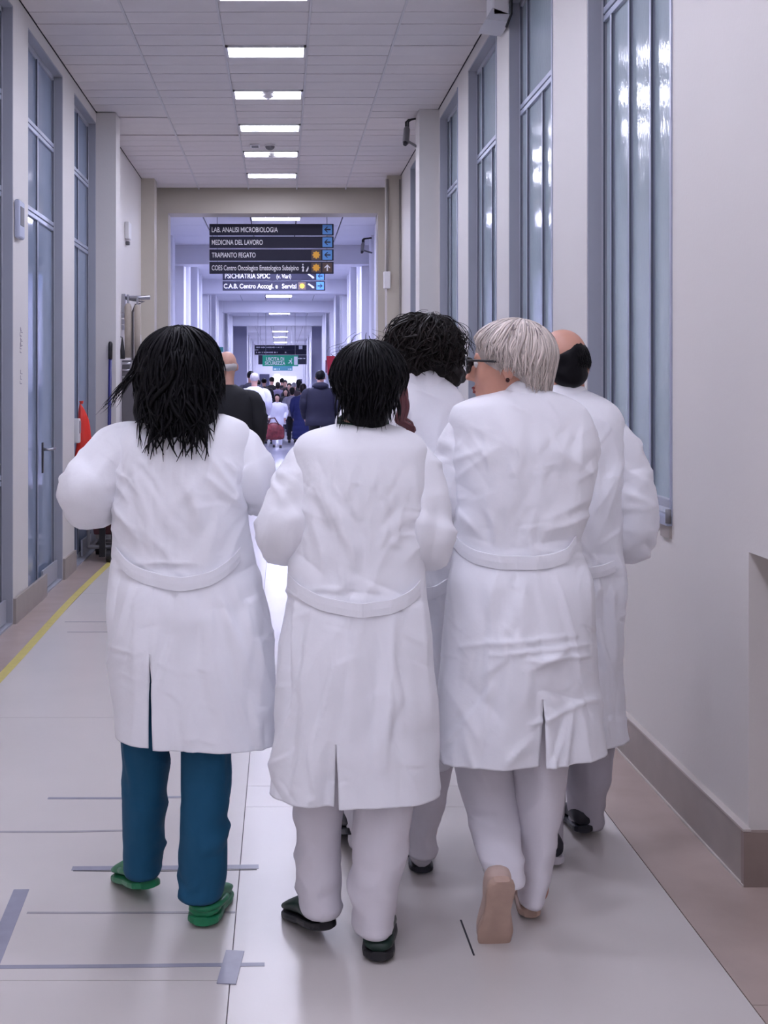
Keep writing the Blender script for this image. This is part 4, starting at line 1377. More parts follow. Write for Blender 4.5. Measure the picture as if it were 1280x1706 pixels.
def strands(name, c, R, radii, n, seed, end, material, parent, rad=.0022, wig=.004, curl=0.0, cfreq=6, m=14, arc=None, crown=(0, -.25), start=(.05, .9), flare=.0, lift=.012, spread=None, sides=4):
    """locks that follow an ellipsoid from the crown and then hang; end(alpha)-> (polar angle where they leave it, length hanging below)"""
    rg = np.random.default_rng(seed)
    al = rg.uniform(0, 2 * math.pi, n) if arc is None else rg.uniform(arc[0], arc[1], n)
    th0 = rg.uniform(start[0], start[1], n)
    e = np.array([end(a, rg) for a in al])
    th1 = np.maximum(e[:, 0], th0 + .15); drop = e[:, 1]
    lay = rg.uniform(-.3, 1, n) * lift
    tt = np.linspace(0, 1, m)
    mean_r = np.mean(radii)
    Larc = (th1 - th0) * mean_r
    tot = Larc + drop
    Pp = np.zeros((n, m, 3)); Nn = np.zeros((n, m, 3))
    ct, st = math.cos(crown[1]), math.sin(crown[1])
    for j, t in enumerate(tt):
        s = t * tot
        on = np.minimum(s, Larc)
        th = th0 + on / mean_r
        hang = np.maximum(s - Larc, 0)
        dv = np.stack([np.sin(th) * np.cos(al), np.sin(th) * np.sin(al), np.cos(th)], 1)
        dv = np.stack([dv[:, 0], dv[:, 1] * ct + dv[:, 2] * st, -dv[:, 1] * st + dv[:, 2] * ct], 1)
        q = dv * (np.array(radii) + lay[:, None])
        nw = dv @ R.T
        pw = np.array(c) + q @ R.T
        pw[:, 2] -= hang
        outv = nw.copy(); outv[:, 2] = 0
        outv /= np.linalg.norm(outv, axis=1)[:, None] + 1e-6
        pw += outv * (flare * hang)[:, None]
        Pp[:, j] = pw; Nn[:, j] = nw
    ph = rg.uniform(0, 6.28, (n, 6))
    side = np.cross(Nn, np.array([0, 0, 1.0])); side /= np.linalg.norm(side, axis=-1)[..., None] + 1e-6
    t2 = tt[None, :]
    wv = np.sin(t2 * (4 + ph[:, :1]) + ph[:, 1:2]) * t2
    Pp += side * (wig * wv * rg.uniform(-1.6, 1.6, (n, 1)))[..., None] + Nn * (wig * .6 * np.sin(t2 * 5 + ph[:, 2:3]) * t2)[..., None]
    if curl:
        s = t2 * tot[:, None] / .1 * cfreq
        cu = np.minimum(t2 * 3, 1)
        Pp += side * (curl * cu * np.sin(s + ph[:, 3:4]))[..., None] + Nn * (curl * cu * np.cos(s + ph[:, 3:4]))[..., None]
        Pp[..., 2] += curl * cu * .7 * np.sin(s * .7 + ph[:, 4:5])
    T = np.gradient(Pp, axis=1); T /= np.linalg.norm(T, axis=-1)[..., None] + 1e-9
    S = np.cross(T, Nn); S /= np.linalg.norm(S, axis=-1)[..., None] + 1e-9
    U = np.cross(S, T)
    taper = np.interp(tt, [0, .2, .7, 1], [.7, 1, .9, .12])[None, :, None] * (rad * rg.uniform(.6, 1.5, (n, 1, 1)))
    V = []
    for k in range(sides):
        a = 2 * math.pi * k / sides
        V.append(Pp + taper * (1.6 * math.cos(a) * S + .7 * math.sin(a) * U))
    V = np.stack(V, 2)                      # n, m, sides, 3
    base = (np.arange(n) * m * sides)[:, None, None]
    ii = np.arange(m - 1)[None, :, None] * sides
    kk = np.arange(sides)[None, None, :]
    k2 = (kk + 1) % sides
    a = base + ii + kk; b = base + ii + k2
    Fc = np.stack([a, b, b + sides, a + sides], -1).reshape(-1, 4)
    return mesh_obj(name, V.reshape(-1, 3), Fc, material, parent, smooth=True)


def hair_hull(name, prims, cell, noise, seed, material, parent):
    V, Fc = grow(prims, cell)
    c = V.mean(0)
    N = V - c; N /= np.linalg.norm(N, axis=1)[:, None]
    V = V + N * (noise * vnoise(V * 28, seed) + noise * .6 * vnoise(V * 60, seed + 1))[:, None]
    return mesh_obj(name, V, Fc, material, parent, smooth=True)


def skin_body(root, head, R, hs, sleeves, legs, d0, shoulders, hipy, material, cell=.007, neck=.055, hands=True):
    """one continuous figure under the clothes: head, neck, trunk, arms with hands, legs"""
    sh = [P(x, y, d) for x, y, d in shoulders]
    mid = (sh[0] + sh[1]) / 2
    q = head_prims(head, R, hs, neck, mid + (0, 0, .02))
    hip = [P((r[0][1] + r[0][2]) / 2, hipy, d0) for r in legs]
    hm = (hip[0] + hip[1]) / 2
    q += [cap(mid - (0, 0, .04), hm, .10, .105, .05), cap(sh[0] - (0, 0, .03), sh[1] - (0, 0, .03), .04, .04, .04)]
    for i, s in enumerate(sleeves):
        J = np.array(s)[:, :3]
        q.append(cap(sh[i] - (0, 0, .03), J[0], .038, .038, .02))
        m = len(J)
        for j in range(m - 1):
            q.append(cap(J[j], J[j + 1], .040 - .014 * j / (m - 1), .040 - .014 * (j + 1) / (m - 1), .015))
        dv = J[-1] - J[-2]; dv = dv / np.linalg.norm(dv)
        if hands:
            q += hand_prims(J[-1] + dv * .02, dv, (0.3 * (1 if i == 0 else -1), .1, -1), .95, .45)
    for i, r in enumerate(legs):
        K = np.array(r, float)
        pts = [P((k[1] + k[2]) / 2, k[0], k[3]) for k in K]
        if pts[-1][2] < .12: pts[-1] = pts[-1] + np.array([0, 0, .075])
        else: pts[-1] = pts[-1] + np.array([0, .03, 0]); pts[-2] = pts[-2] + np.array([0, .035, 0])
        q.append(cap(hip[i], pts[0], .07, .065, .03))
        for j in range(len(pts) - 1):
            f0, f1 = j / (len(pts) - 1), (j + 1) / (len(pts) - 1)
            q.append(cap(pts[j], pts[j + 1], min(.062 - .03 * f0, K[j][4] * .6), min(.062 - .03 * f1, K[j + 1][4] * .6), .015))
    V, Fc = grow(q, cell)
    return mesh_obj('body', V, Fc, material, root, smooth=True)


def eyes(root, c, R, s=1.0):
    W = mat('eye_white', (225, 220, 218), .25)
    for sx in (-1, 1):
        p = np.array(c) + R @ (np.array((sx * .030, .079, .010)) * s)
        V, Fc = grow([ell(p, np.array((.0125,) * 3) * s, R, .001)], .004)
        e = mesh_obj('eye', V, Fc, W, root, smooth=True)
        p2 = np.array(c) + R @ (np.array((sx * .030, .0885, .010)) * s)
        V, Fc = grow([ell(p2, np.array((.006, .004, .006)) * s, R, .001)], .002)
        mesh_obj('iris', V, Fc, mat('iris_brown', (52, 34, 24), .2), e, smooth=True)


def J(px, py, d, r):
    p = P(px, py, d)
    return (p[0], p[1], p[2], r)


def person(px, d, label):
    x = (px - VX) * d / F
    r = empty('person', (x, d, 0))
    tag(r, label, 'person', 'medical staff walking in front')
    return r


# ------------------------------------------------------------------ 1: long black hair, teal trousers
d0 = 3.40
r1 = person(315, d0, 'person in white coat and teal trousers with long black hair')
rows = [(692, 268, 372, .06, .055), (699, 240, 392, .075, .065), (708, 214, 408, .09, .075), (722, 196, 416, .105, .09), (745, 188, 421, .118, .105), (790, 185, 418, .13, .12), (850, 186, 411, .135, .125), (900, 188, 418, .13, .125), (945, 187, 425, .135, .13), (985, 183, 436, .15, .14),
        (1040, 180, 450, .165, .15), (1120, 183, 457, .17, .155), (1190, 187, 459, .17, .155), (1250, 191, 458, .168, .15)]
folds = [(395, 790, 372, 765, 10, .010), (398, 835, 350, 760, 9, .012), (405, 850, 340, 790, 9, .010), (205, 720, 195, 800, 9, .008), (222, 735, 205, 800, 8, .010), (235, 760, 232, 900, 14, .007), (290, 740, 288, 950, 4, -.004),
         (320, 790, 330, 900, 14, .006), (360, 870, 340, 950, 12, .008), (250, 860, 255, 950, 14, .007), (330, 1010, 352, 1130, 12, .010), (370, 1000, 420, 1130, 14, .012), (310, 1010, 300, 1120, 12, .008), (230, 1000, 225, 1150, 14, .007), (420, 1010, 440, 1180, 14, .010),
         (200, 935, 230, 965, 6, .008), (390, 935, 350, 965, 6, .008)]
c1, by1 = coat(r1, rows, d0, folds, 11, slit=(1090, 272), belt=[(188, 928), (215, 950), (260, 966), (300, 971), (345, 964), (392, 936), (400, 926)], hem_tilt=-.04, slit_open=.007, collar=(282, 350, 690, .028, 0), lean=.03)
S1 = [[J(258, 738, 3.43, .045), J(212, 744, 3.42, .072), J(178, 772, 3.40, .080), J(147, 815, 3.37, .080), J(155, 840, 3.44, .070), J(185, 838, 3.56, .056), J(212, 826, 3.66, .046)],
      [J(352, 742, 3.44, .045), J(390, 750, 3.43, .070), J(412, 780, 3.42, .074), J(421, 802, 3.42, .072), J(418, 812, 3.50, .066), J(402, 796, 3.60, .056), J(385, 770, 3.70, .046)]]
for i, s in enumerate(S1):
    sleeve('sleeve', s, c1, COAT, 21 + i)
L1 = [[(1010, 200, 300, 3.42, .11), (1180, 203, 286, 3.43, .09), (1240, 202, 281, 3.44, .085), (1350, 205, 278, 3.47, .08), (1430, 205, 272, 3.50, .075), (1468, 209, 266, 3.50, .07)],
      [(1010, 300, 400, 3.42, .11), (1180, 300, 388, 3.40, .09), (1262, 303, 385, 3.38, .085), (1350, 303, 383, 3.37, .08), (1400, 301, 378, 3.36, .078), (1470, 299, 376, 3.36, .075), (1507, 302, 370, 3.36, .072)]]
trousers(r1, L1, TEAL, 31)
h1 = P(300, 619, 3.43)
R1 = rotm(0, -.15)
skin_body(r1, h1, R1, 1.0, S1, L1, d0, [(232, 742, 3.42), (378, 748, 3.42)], 1000, SKIN_P)
eyes(r1, h1, R1)
hair_hull('hair', [ell(h1 + (0, -.012, .02), (.102, .118, .105), None, .03), cap(h1 + (-.02, -.04, -.01), h1 + (-.01, -.075, -.13), .100, .066, .05), cap(h1 + (.045, -.01, -.02), h1 + (.062, -.05, -.13), .066, .05, .04),
                   cap(h1 + (-.06, -.02, -.02), h1 + (-.085, -.04, -.11), .065, .045, .04), ell(h1 + (0, .13, -.05), (.062, .07, .11), None, .01, True)], .008, .004, 3, HAIR_K, r1)


def e1(a, rg):
    f = math.sin(a)                    # +1 towards the face
    if f > .45: return (1.35, rg.uniform(.02, .12))
    return (1.45, rg.uniform(.04, .125) + .10 * max(0, -f) ** 2 * rg.uniform(.2, 1))


hr = bpy.data.objects['hair']
strands('hair_locks', h1 + (0, -.015, .012), R1, (.108, .128, .108), 950, 5, e1, HAIR_K, hr, rad=.0030, wig=.022, m=18, flare=.04, lift=.012)
strands('hair_tips', h1 + (0, -.02, .0), R1, (.110, .135, .10), 150, 9, lambda a, rg: (1.5, rg.uniform(.13, .25)), HAIR_K, hr, rad=.0042, wig=.035, m=18, arc=(math.radians(215), math.radians(325)), flare=.02, lift=.004)
strands('hair_wisps', h1 + (-.01, -.02, .0), R1, (.112, .12, .10), 26, 19, lambda a, rg: (1.5, rg.uniform(.08, .13)), HAIR_K, hr, rad=.0022, wig=.03, m=18, arc=(math.radians(165), math.radians(205)), flare=.75, lift=.006)
_, a1 = shoe(r1, (P(336, 0, 3.30)[0], 3.30, 0), math.radians(8), math.radians(3), GREEN_S, GREEN_S, strap=.62, L=.25, w=.052)
_, a2 = shoe(r1, (P(248, 0, 3.44)[0], 3.44, 0.0), math.radians(-24), math.radians(14), GREEN_S, GREEN_S, strap=.62, L=.25, w=.052)
for a, top in ((a1, P(338, 1480, 3.36)), (a2, P(238, 1440, 3.5))):
    m = MB(); m.tube([a + (0, 0, -.05), a, top], [.034, .036, .04], 16); m.build('sock', SOCK, r1, smooth=True)

# ------------------------------------------------------------------ 2: short black hair, dark green clogs
d0 = 3.20
r2 = person(600, d0, 'person in long white coat with short black hair and dark green clogs')
rows = [(708, 562, 648, .055, .05), (714, 540, 664, .07, .06), (722, 515, 686, .085, .07), (735, 497, 704, .10, .085), (755, 489, 712, .115, .1), (800, 487, 712, .125, .11), (870, 486, 705, .13, .115), (940, 482, 702, .13, .12), (985, 479, 705, .135, .125), (1040, 474, 714, .15, .135),
        (1130, 466, 722, .16, .145), (1220, 458, 725, .165, .15), (1300, 453, 729, .165, .15), (1345, 451, 733, .165, .15)]
folds = [(600, 735, 604, 960, 4, -.003), (520, 790, 512, 930, 14, .007), (548, 830, 590, 935, 12, .007), (650, 870, 625, 930, 10, .006), (690, 790, 694, 950, 10, .007), (480, 985, 482, 1180, 8, -.012), (494, 1000, 488, 1190, 7, .010), (655, 1020, 642, 1280, 9, .014), (632, 1040, 622, 1300, 12, -.008),
         (700, 1010, 715, 1200, 10, .010), (585, 1030, 568, 1230, 6, -.006), (560, 1020, 552, 1200, 14, .006), (655, 1240, 700, 1330, 10, .007), (585, 715, 640, 722, 5, .006), (610, 1000, 600, 1150, 10, .005)]
c2, by2 = coat(r2, rows, d0, folds, 12, slit=(1238, 566), belt=[(480, 975), (505, 992), (550, 1008), (598, 1014), (645, 1010), (690, 994), (704, 982)], slit_open=.006, collar=None, lean=.02)
S2 = [[J(552, 762, 3.23, .040), J(516, 776, 3.22, .064), J(495, 822, 3.20, .070), J(473, 880, 3.18, .072), J(478, 898, 3.25, .066), J(505, 885, 3.36, .054), J(555, 862, 3.41, .046)],
      [J(652, 762, 3.23, .040), J(688, 776, 3.22, .064), J(706, 840, 3.20, .070), J(711, 895, 3.19, .070), J(704, 906, 3.26, .064), J(680, 890, 3.36, .054), J(625, 868, 3.41, .046)]]
for i, s in enumerate(S2):
    sleeve('sleeve', s, c2, COAT, 41 + i)
L2 = [[(1050, 480, 585, 3.22, .11), (1250, 487, 577, 3.23, .09), (1345, 490, 573, 3.24, .085), (1440, 493, 566, 3.26, .08), (1500, 497, 568, 3.26, .078), (1532, 502, 566, 3.26, .075)],
      [(1050, 590, 700, 3.22, .11), (1250, 592, 695, 3.21, .095), (1345, 592, 690, 3.19, .09), (1430, 588, 678, 3.18, .085), (1500, 584, 664, 3.17, .08), (1540, 588, 656, 3.17, .075), (1566, 594, 652, 3.17, .072)]]
trousers(r2, L2, WHITE_T, 51)
h2 = P(614, 640, 3.24)
R2 = rotm(-.12, -.12)
skin_body(r2, h2, R2, 1.0, S2, L2, d0, [(525, 755, 3.22), (678, 755, 3.22)], 1040, SKIN_P)
eyes(r2, h2, R2)
m = MB()
nk = P(606, 702, 3.21)
m.tube([nk + (0, .015, -.04), nk + (0, .012, -.005), nk + (0, .01, .008), nk + (0, .01, .004)], [.072, .070, .067, .060], 40); m.build('scrub_collar', mat('dark_green_scrub', (18, 52, 40), .8), r2, smooth=True)
hull2 = hair_hull('hair', [ell(h2 + (0, -.014, .018), (.091, .107, .093), None, .03), cap(h2 + (0, -.045, -.01), h2 + (-.006, -.05, -.070), .082, .062, .04), ell(h2 + (0, .13, -.05), (.062, .06, .11), None, .01, True)], .008, .004, 13, HAIR_K, r2)
strands('hair_locks', h2 + (0, -.015, .014), R2, (.094, .113, .097), 1000, 15, lambda a, rg: (1.5, rg.uniform(.02, .06) + .07 * max(0, -math.sin(a)) ** 3 * rg.uniform(.2, 1) if math.sin(a) < .3 else rg.uniform(0, .03)), HAIR_K, hull2, rad=.0026, wig=.012, m=14, flare=-.22, lift=.010)
strands('hair_curls', h2 + (0, -.015, -.012), R2, (.096, .108, .08), 90, 16, lambda a, rg: (1.6, rg.uniform(.06, .10)), HAIR_K, hull2, rad=.0018, wig=.006, curl=.007, cfreq=3, m=18, arc=(math.radians(215), math.radians(325)), flare=.02, lift=.004, start=(.9, 1.3))
strands('hair_flyaways', h2 + (0, -.01, .03), R2, (.102, .116, .104), 22, 17, lambda a, rg: (1.2, .0), HAIR_K, hull2, rad=.0007, wig=.03, curl=.004, cfreq=2, m=14, lift=.018)
_, a1 = shoe(r2, (P(630, 0, 3.10)[0], 3.10, 0), math.radians(6), math.radians(3), GREEN_D, BLACKP, L=.245)
_, a2 = shoe(r2, (P(545, 0, 3.19)[0], 3.19, 0), math.radians(-22), math.radians(13), GREEN_D, BLACKP, L=.245)
for a, top in ((a1, P(626, 1540, 3.17)), (a2, P(536, 1510, 3.26))):
    m = MB(); m.tube([a + (0, 0, -.05), a, top], [.033, .035, .04], 16); m.build('sock', SOCK, r2, smooth=True)

# ------------------------------------------------------------------ 3: silver blonde bob, glasses, head turned left
d0 = 3.40
r3 = person(865, d0, 'person in white coat with silver blonde bob and glasses looking left')
rows = [(648, 838, 908, .055, .05), (656, 815, 930, .07, .06), (666, 785, 955, .085, .07), (680, 758, 975, .10, .085), (705, 750, 988, .115, .1), (760, 753, 996, .13, .115), (810, 757, 990, .13, .12), (860, 760, 978, .125, .12), (910, 760, 968, .118, .115), (935, 757, 970, .12, .118), (985, 747, 983, .145, .135),
        (1060, 741, 990, .16, .145), (1130, 735, 993, .165, .15), (1210, 727, 997, .165, .15), (1278, 722, 1000, .165, .15)]
folds = [(755, 770, 800, 750, 9, .008), (760, 800, 830, 745, 10, .006), (985, 790, 930, 750, 12, .008), (985, 830, 900, 870, 12, .006), (884, 690, 880, 900, 4, -.003), (900, 885, 960, 870, 12, .010), (800, 890, 770, 850, 12, .008), (905, 905, 950, 900, 8, -.008),
         (770, 1075, 960, 1060, 6, .006), (820, 1090, 990, 1075, 5, .007), (875, 1100, 985, 1095, 5, .008), (880, 1115, 940, 1085, 9, .014), (880, 1120, 876, 1170, 6, .012), (886, 1210, 960, 1180, 5, .008), (960, 1180, 995, 1168, 5, .008), (905, 1150, 980, 1172, 5, -.006),
         (745, 1130, 800, 1230, 12, .008), (815, 1120, 850, 1090, 8, .007), (840, 1200, 770, 1130, 14, -.006), (850, 1270, 880, 1235, 8, .012), (760, 950, 745, 1060, 9, .008), (975, 940, 988, 1050, 9, .008), (850, 668, 880, 690, 6, .007), (905, 665, 930, 700, 6, .006)]
c3, by3 = coat(r3, rows, d0, folds, 13, slit=(1165, 877), belt=[(762, 905), (775, 920), (800, 932), (850, 938), (900, 937), (945, 928), (966, 908)], hem_tilt=.035, slit_open=.007, collar=(840, 905, 652, .024, -.004), lean=.02)
S3 = [[J(808, 712, 3.43, .038), J(776, 722, 3.42, .056), J(757, 772, 3.42, .058), J(757, 825, 3.42, .055), J(766, 835, 3.50, .052), J(790, 825, 3.58, .048), J(830, 810, 3.63, .044)],
      [J(930, 712, 3.43, .040), J(962, 728, 3.44, .058), J(958, 782, 3.46, .056), J(946, 830, 3.47, .054), J(935, 838, 3.53, .050), J(915, 825, 3.60, .048), J(880, 805, 3.63, .044)]]
for i, s in enumerate(S3):
    sleeve('sleeve', s, c3, COAT, 61 + i)
L3 = [[(1010, 745, 862, 3.42, .11), (1200, 748, 862, 3.46, .1), (1290, 757, 860, 3.48, .095), (1340, 768, 865, 3.46, .09), (1400, 785, 868, 3.38, .085), (1450, 800, 873, 3.30, .08), (1482, 814, 876, 3.26, .065)],
      [(1010, 862, 980, 3.42, .11), (1200, 858, 960, 3.42, .1), (1275, 858, 946, 3.42, .095), (1350, 860, 938, 3.41, .09), (1420, 866, 925, 3.40, .085), (1480, 868, 912, 3.39, .08), (1515, 868, 900, 3.38, .07)]]
trousers(r3, L3, WHITE_T, 71)
h3 = P(846, 610, 3.43)
R3 = rotm(math.radians(74), -.05)
skin_body(r3, h3, R3, 1.02, S3, L3, d0, [(790, 700, 3.42), (955, 700, 3.42)], 1000, SKIN, cell=.0058, neck=.05)
eyes(r3, h3, R3, 1.02)
V, Fc = grow([ell(h3 + R3 @ np.array((0, .094, -.057)) * 1.02, np.array((.022, .010, .005)), R3, .004), ell(h3 + R3 @ np.array((0, .092, -.067)) * 1.02, np.array((.019, .010, .006)), R3, .004)], .003)
mesh_obj('lips', V, Fc, mat('lip_red', (138, 62, 62), .4), r3, smooth=True)
W3 = lambda p: h3 + R3 @ (np.array(p, float) * 1.02)
hull3 = hair_hull('hair', [ell(W3((0, -.016, .034)), (.089, .107, .090), R3, .02), cap(W3((0, -.07, -.005)), W3((0, -.075, -.045)), .058, .04, .03), cap(W3((-.05, -.055, .0)), W3((-.046, -.062, -.035)), .036, .026, .02), cap(W3((.05, -.03, .0)), W3((.048, -.04, -.04)), .036, .03, .02),
                           ell(W3((0, .130, -.062)), (.10, .105, .088), R3, .012, True), ell(W3((-.10, .035, -.075)), (.05, .075, .062), R3, .01, True)], .0065, .0025, 23, HAIR_G, r3)


def e3(a, rg):
    # 0 = her right, 90 = face, 180 = her left (towards the viewer), 270 = nape
    x = math.degrees(a) % 360
    if 60 < x < 115: return (1.28, rg.uniform(0, .02))
    if 115 <= x < 140: return (1.38, rg.uniform(0.0, .030))
    if 140 <= x < 165: return (1.48, rg.uniform(0.01, .040))
    if 165 <= x < 205: return (1.50, rg.uniform(.025, .066))
    if 205 <= x < 240: return (1.52, rg.uniform(.05, .095))
    if 240 <= x < 310: return (1.52, rg.uniform(.07, .125))
    return (1.45, rg.uniform(.03, .09))


strands('hair_locks', W3((0, -.018, .030)), R3, (.097, .117, .098), 1900, 25, e3, HAIR_G, hull3, rad=.0021, wig=.009, m=18, lift=.008, start=(.03, .8), flare=-.22)
strands('hair_locks_under', W3((0, -.018, .022)), R3, (.094, .112, .094), 900, 27, e3, HAIR_G, hull3, rad=.0022, wig=.008, m=16, lift=.003, start=(.6, 1.2), flare=-.2)
ROOTS = mat('hair_grey_roots', (112, 100, 106), .5, island=.3)
strands('hair_streaks', W3((0, -.018, .031)), R3, (.103, .123, .1015), 120, 26, lambda a, rg: (rg.uniform(.5, 1.35), 0.0), ROOTS, hull3, rad=.0010, wig=.006, m=12, lift=.003, start=(.02, .5))
g = MB()
for sx in (-1, 1):
    q = [W3((sx * (.032 + .026 * math.copysign(abs(math.cos(a)) ** .6, math.cos(a))), .110 - .006 * abs(math.cos(a)), .008 + .020 * math.copysign(abs(math.sin(a)) ** .6, math.sin(a)))) for a in np.linspace(0, 2 * math.pi, 33)]
    g.tube(q, .0042, 8)
g.tube([W3((-.007, .112, .014)), W3((0, .114, .017)), W3((.007, .112, .014))], .0022, 8)
for sx in (-1, 1):
    g.tube([W3((sx * .058, .104, .020)), W3((sx * .076, .07, .018)), W3((sx * .082, .0, .010)), W3((sx * .080, -.012, -.006))], .0034, 8)
g.build('glasses', BLACKP, r3, smooth=True)
for sx in (-1, 1):
    V = [W3((sx * .032 + .024 * math.cos(a), .1085, .008 + .018 * math.sin(a))) for a in np.linspace(0, 2 * math.pi, 24, endpoint=False)] + [W3((sx * .032 + .024 * math.cos(a), .1070, .008 + .018 * math.sin(a))) for a in np.linspace(0, 2 * math.pi, 24, endpoint=False)]
    Fc = [tuple(range(24)), tuple(range(47, 23, -1))] + [(i, i + 24, (i + 1) % 24 + 24, (i + 1) % 24) for i in range(24)]
    mesh_obj('lens', V, Fc, mat('spectacle_lens', (190, 190, 200), .05, trans=.9), bpy.data.objects['glasses'])
e_ = W3((-.084, -.006, -.040))
V, Fc = grow([ell(e_, (.006, .006, .007), None, .001)], .0025); mesh_obj('earring', V, Fc, mat('earring_dark', (60, 30, 30), .25, metal=.5), r3, smooth=True)
BEIGE_S = mat('beige_shoe', (196, 172, 160), .6, var=.04, vscale=20)
shoe(r3, (P(858, 0, 3.0)[0], 3.0, 0), math.radians(-3), math.radians(66), BEIGE_S, SOLE_B, L=.255, w=.046, h=.07, kind='sneaker', sole_th=.02)
shoe(r3, (P(884, 0, 3.36)[0], 3.36, 0), math.radians(4), math.radians(2), BEIGE_S, SOLE_B, L=.255, w=.04, kind='sneaker')

# ------------------------------------------------------------------ 4: curly dark hair, behind
d0 = 3.75
r4 = person(665, d0, 'person in white coat with bushy curly dark hair, half hidden between two walkers')
rows = [(628, 668, 742, .06, .05), (640, 645, 755, .075, .06), (655, 612, 768, .09, .075), (675, 580, 778, .105, .09), (705, 560, 783, .12, .105), (770, 560, 782, .13, .115), (860, 565, 775, .13, .12), (930, 570, 768, .13, .12), (1000, 566, 766, .145, .135), (1120, 560, 760, .16, .145), (1210, 557, 757, .16, .15), (1288, 556, 756, .16, .15)]
folds = [(735, 690, 715, 780, 10, .010), (750, 720, 735, 800, 9, .010), (705, 940, 722, 1000, 8, .012), (725, 1000, 740, 1060, 8, .012), (715, 1080, 735, 1130, 9, .010), (690, 645, 735, 665, 5, .005)]
c4, by4 = coat(r4, rows, d0, folds, 14, slit=(1180, 655), belt=[(572, 965), (620, 985), (668, 990), (720, 985), (766, 965)], collar=(670, 740, 634, .028, -.012), lean=.02)
S4 = [[J(622, 718, 3.79, .040), J(586, 732, 3.78, .064), J(566, 800, 3.78, .066), J(572, 870, 3.78, .064), J(585, 880, 3.88, .058), J(610, 860, 3.98, .05), J(635, 840, 4.06, .046)],
      [J(725, 718, 3.79, .040), J(758, 732, 3.78, .064), J(768, 800, 3.80, .064), J(760, 860, 3.82, .062), J(750, 870, 3.9, .056), J(725, 855, 3.99, .05), J(700, 835, 4.06, .046)]]
for i, s in enumerate(S4):
    sleeve('sleeve', s, c4, COAT, 81 + i)
L4 = [[(1030, 560, 660, 3.77, .11), (1250, 572, 650, 3.80, .09), (1340, 580, 645, 3.82, .08), (1418, 582, 640, 3.84, .075)],
      [(1030, 655, 760, 3.77, .11), (1250, 672, 758, 3.76, .095), (1300, 682, 752, 3.74, .09), (1350, 684, 740, 3.73, .08), (1400, 680, 728, 3.72, .075), (1432, 682, 725, 3.72, .07)]]
trousers(r4, L4, WHITE_T, 91, fold=.009)
h4 = P(706, 590, 3.80)
R4 = rotm(-.5, -.25, .12)
skin_body(r4, h4, R4, 1.0, S4, L4, d0, [(605, 705, 3.78), (738, 705, 3.78)], 1010, SKIN_P)
eyes(r4, h4, R4)
hull4 = hair_hull('hair', [ell(h4 + (0, -.01, .022), (.104, .115, .096), None, .03), cap(h4 + (.05, -.02, -.01), h4 + (.07, -.02, -.055), .075, .055, .04), cap(h4 + (-.03, -.04, 0), h4 + (-.02, -.05, -.05), .08, .05, .04), ell(h4 + R4 @ np.array((0, .13, -.06)), (.06, .06, .09), None, .01, True)], .008, .012, 33, HAIR_B, r4)
strands('hair_curls', h4 + (0, -.012, .012), R4, (.106, .118, .100), 1300, 35, lambda a, rg: (rg.uniform(.9, 1.95), rg.uniform(.0, .05)), HAIR_B, hull4, rad=.0022, wig=.02, curl=.009, cfreq=4.0, m=22, lift=.016, flare=.15, start=(.05, 1.6))
strands('hair_frizz', h4 + (.015, -.012, .01), R4, (.118, .125, .106), 170, 36, lambda a, rg: (rg.uniform(.9, 1.6), rg.uniform(.0, .05)), HAIR_B, hull4, rad=.0009, wig=.03, curl=.010, cfreq=3.5, m=20, lift=.02, flare=.5)
# loose auburn lock hanging down the back
pts = [P(664, 640, 3.60), P(670, 660, 3.60), P(673, 680, 3.60), P(668, 700, 3.60), P(678, 707, 3.60), P(687, 713, 3.60), P(684, 722, 3.60)]
mb_ = MB()
rl = random.Random(8)
for q_ in range(26):
    of = np.array([rl.gauss(0, .008), rl.gauss(0, .006), rl.gauss(0, .006)])
    ph_ = rl.uniform(0, 6.28)
    Vq, Nq, uq = tube_rings([(*(p + of * (1 - .5 * t_) + np.array([.005 * math.sin(ph_ + 5 * t_), 0, 0])), w_) for p, w_, t_ in zip(pts, (.003, .0045, .005, .0045, .004, .003, .001), np.linspace(0, 1, 7))], 24, 6, .6)
    mb_.add(Vq.reshape(-1, 3), grid_faces(24, 6, True, True, True))
lk = mb_.build('loose_lock', HAIR_R, r4, smooth=True)
lk['label'] = 'auburn loose lock of hair'
shoe(r4, (P(703, 0, 3.67)[0], 3.67, 0), 0.05, .03, SHOE_W, SHOE_K, kind='sneaker', w=.046, sole_th=.016)
shoe(r4, (P(600, 0, 3.78)[0], 3.78, 0), -.25, .35, SHOE_K, SHOE_K, kind='sneaker')

# ------------------------------------------------------------------ 5: balding, at the right
d0 = 3.95
r5 = person(955, d0, 'balding person in white coat at the right beside the wall')
rows = [(650, 905, 975, .06, .055), (657, 885, 992, .075, .065), (667, 862, 1012, .09, .075), (682, 850, 1030, .105, .09), (705, 846, 1040, .12, .105), (770, 848, 1042, .13, .12), (860, 852, 1036, .13, .125), (940, 858, 1034, .13, .125), (1000, 857, 1036, .14, .135), (1100, 856, 1037, .15, .14), (1180, 856, 1039, .15, .14), (1246, 856, 1042, .15, .14)]
folds = [(1035, 760, 1010, 850, 9, .008), (1020, 940, 1025, 1100, 9, .008), (1000, 690, 1035, 740, 8, .006), (1000, 960, 990, 1000, 8, .01)]
c5, by5 = coat(r5, rows, d0, folds, 15, slit=(1140, 945), belt=[(866, 945), (900, 953), (950, 956), (1000, 952), (1028, 944)], collar=(908, 972, 655, .024, 0), lean=.02)
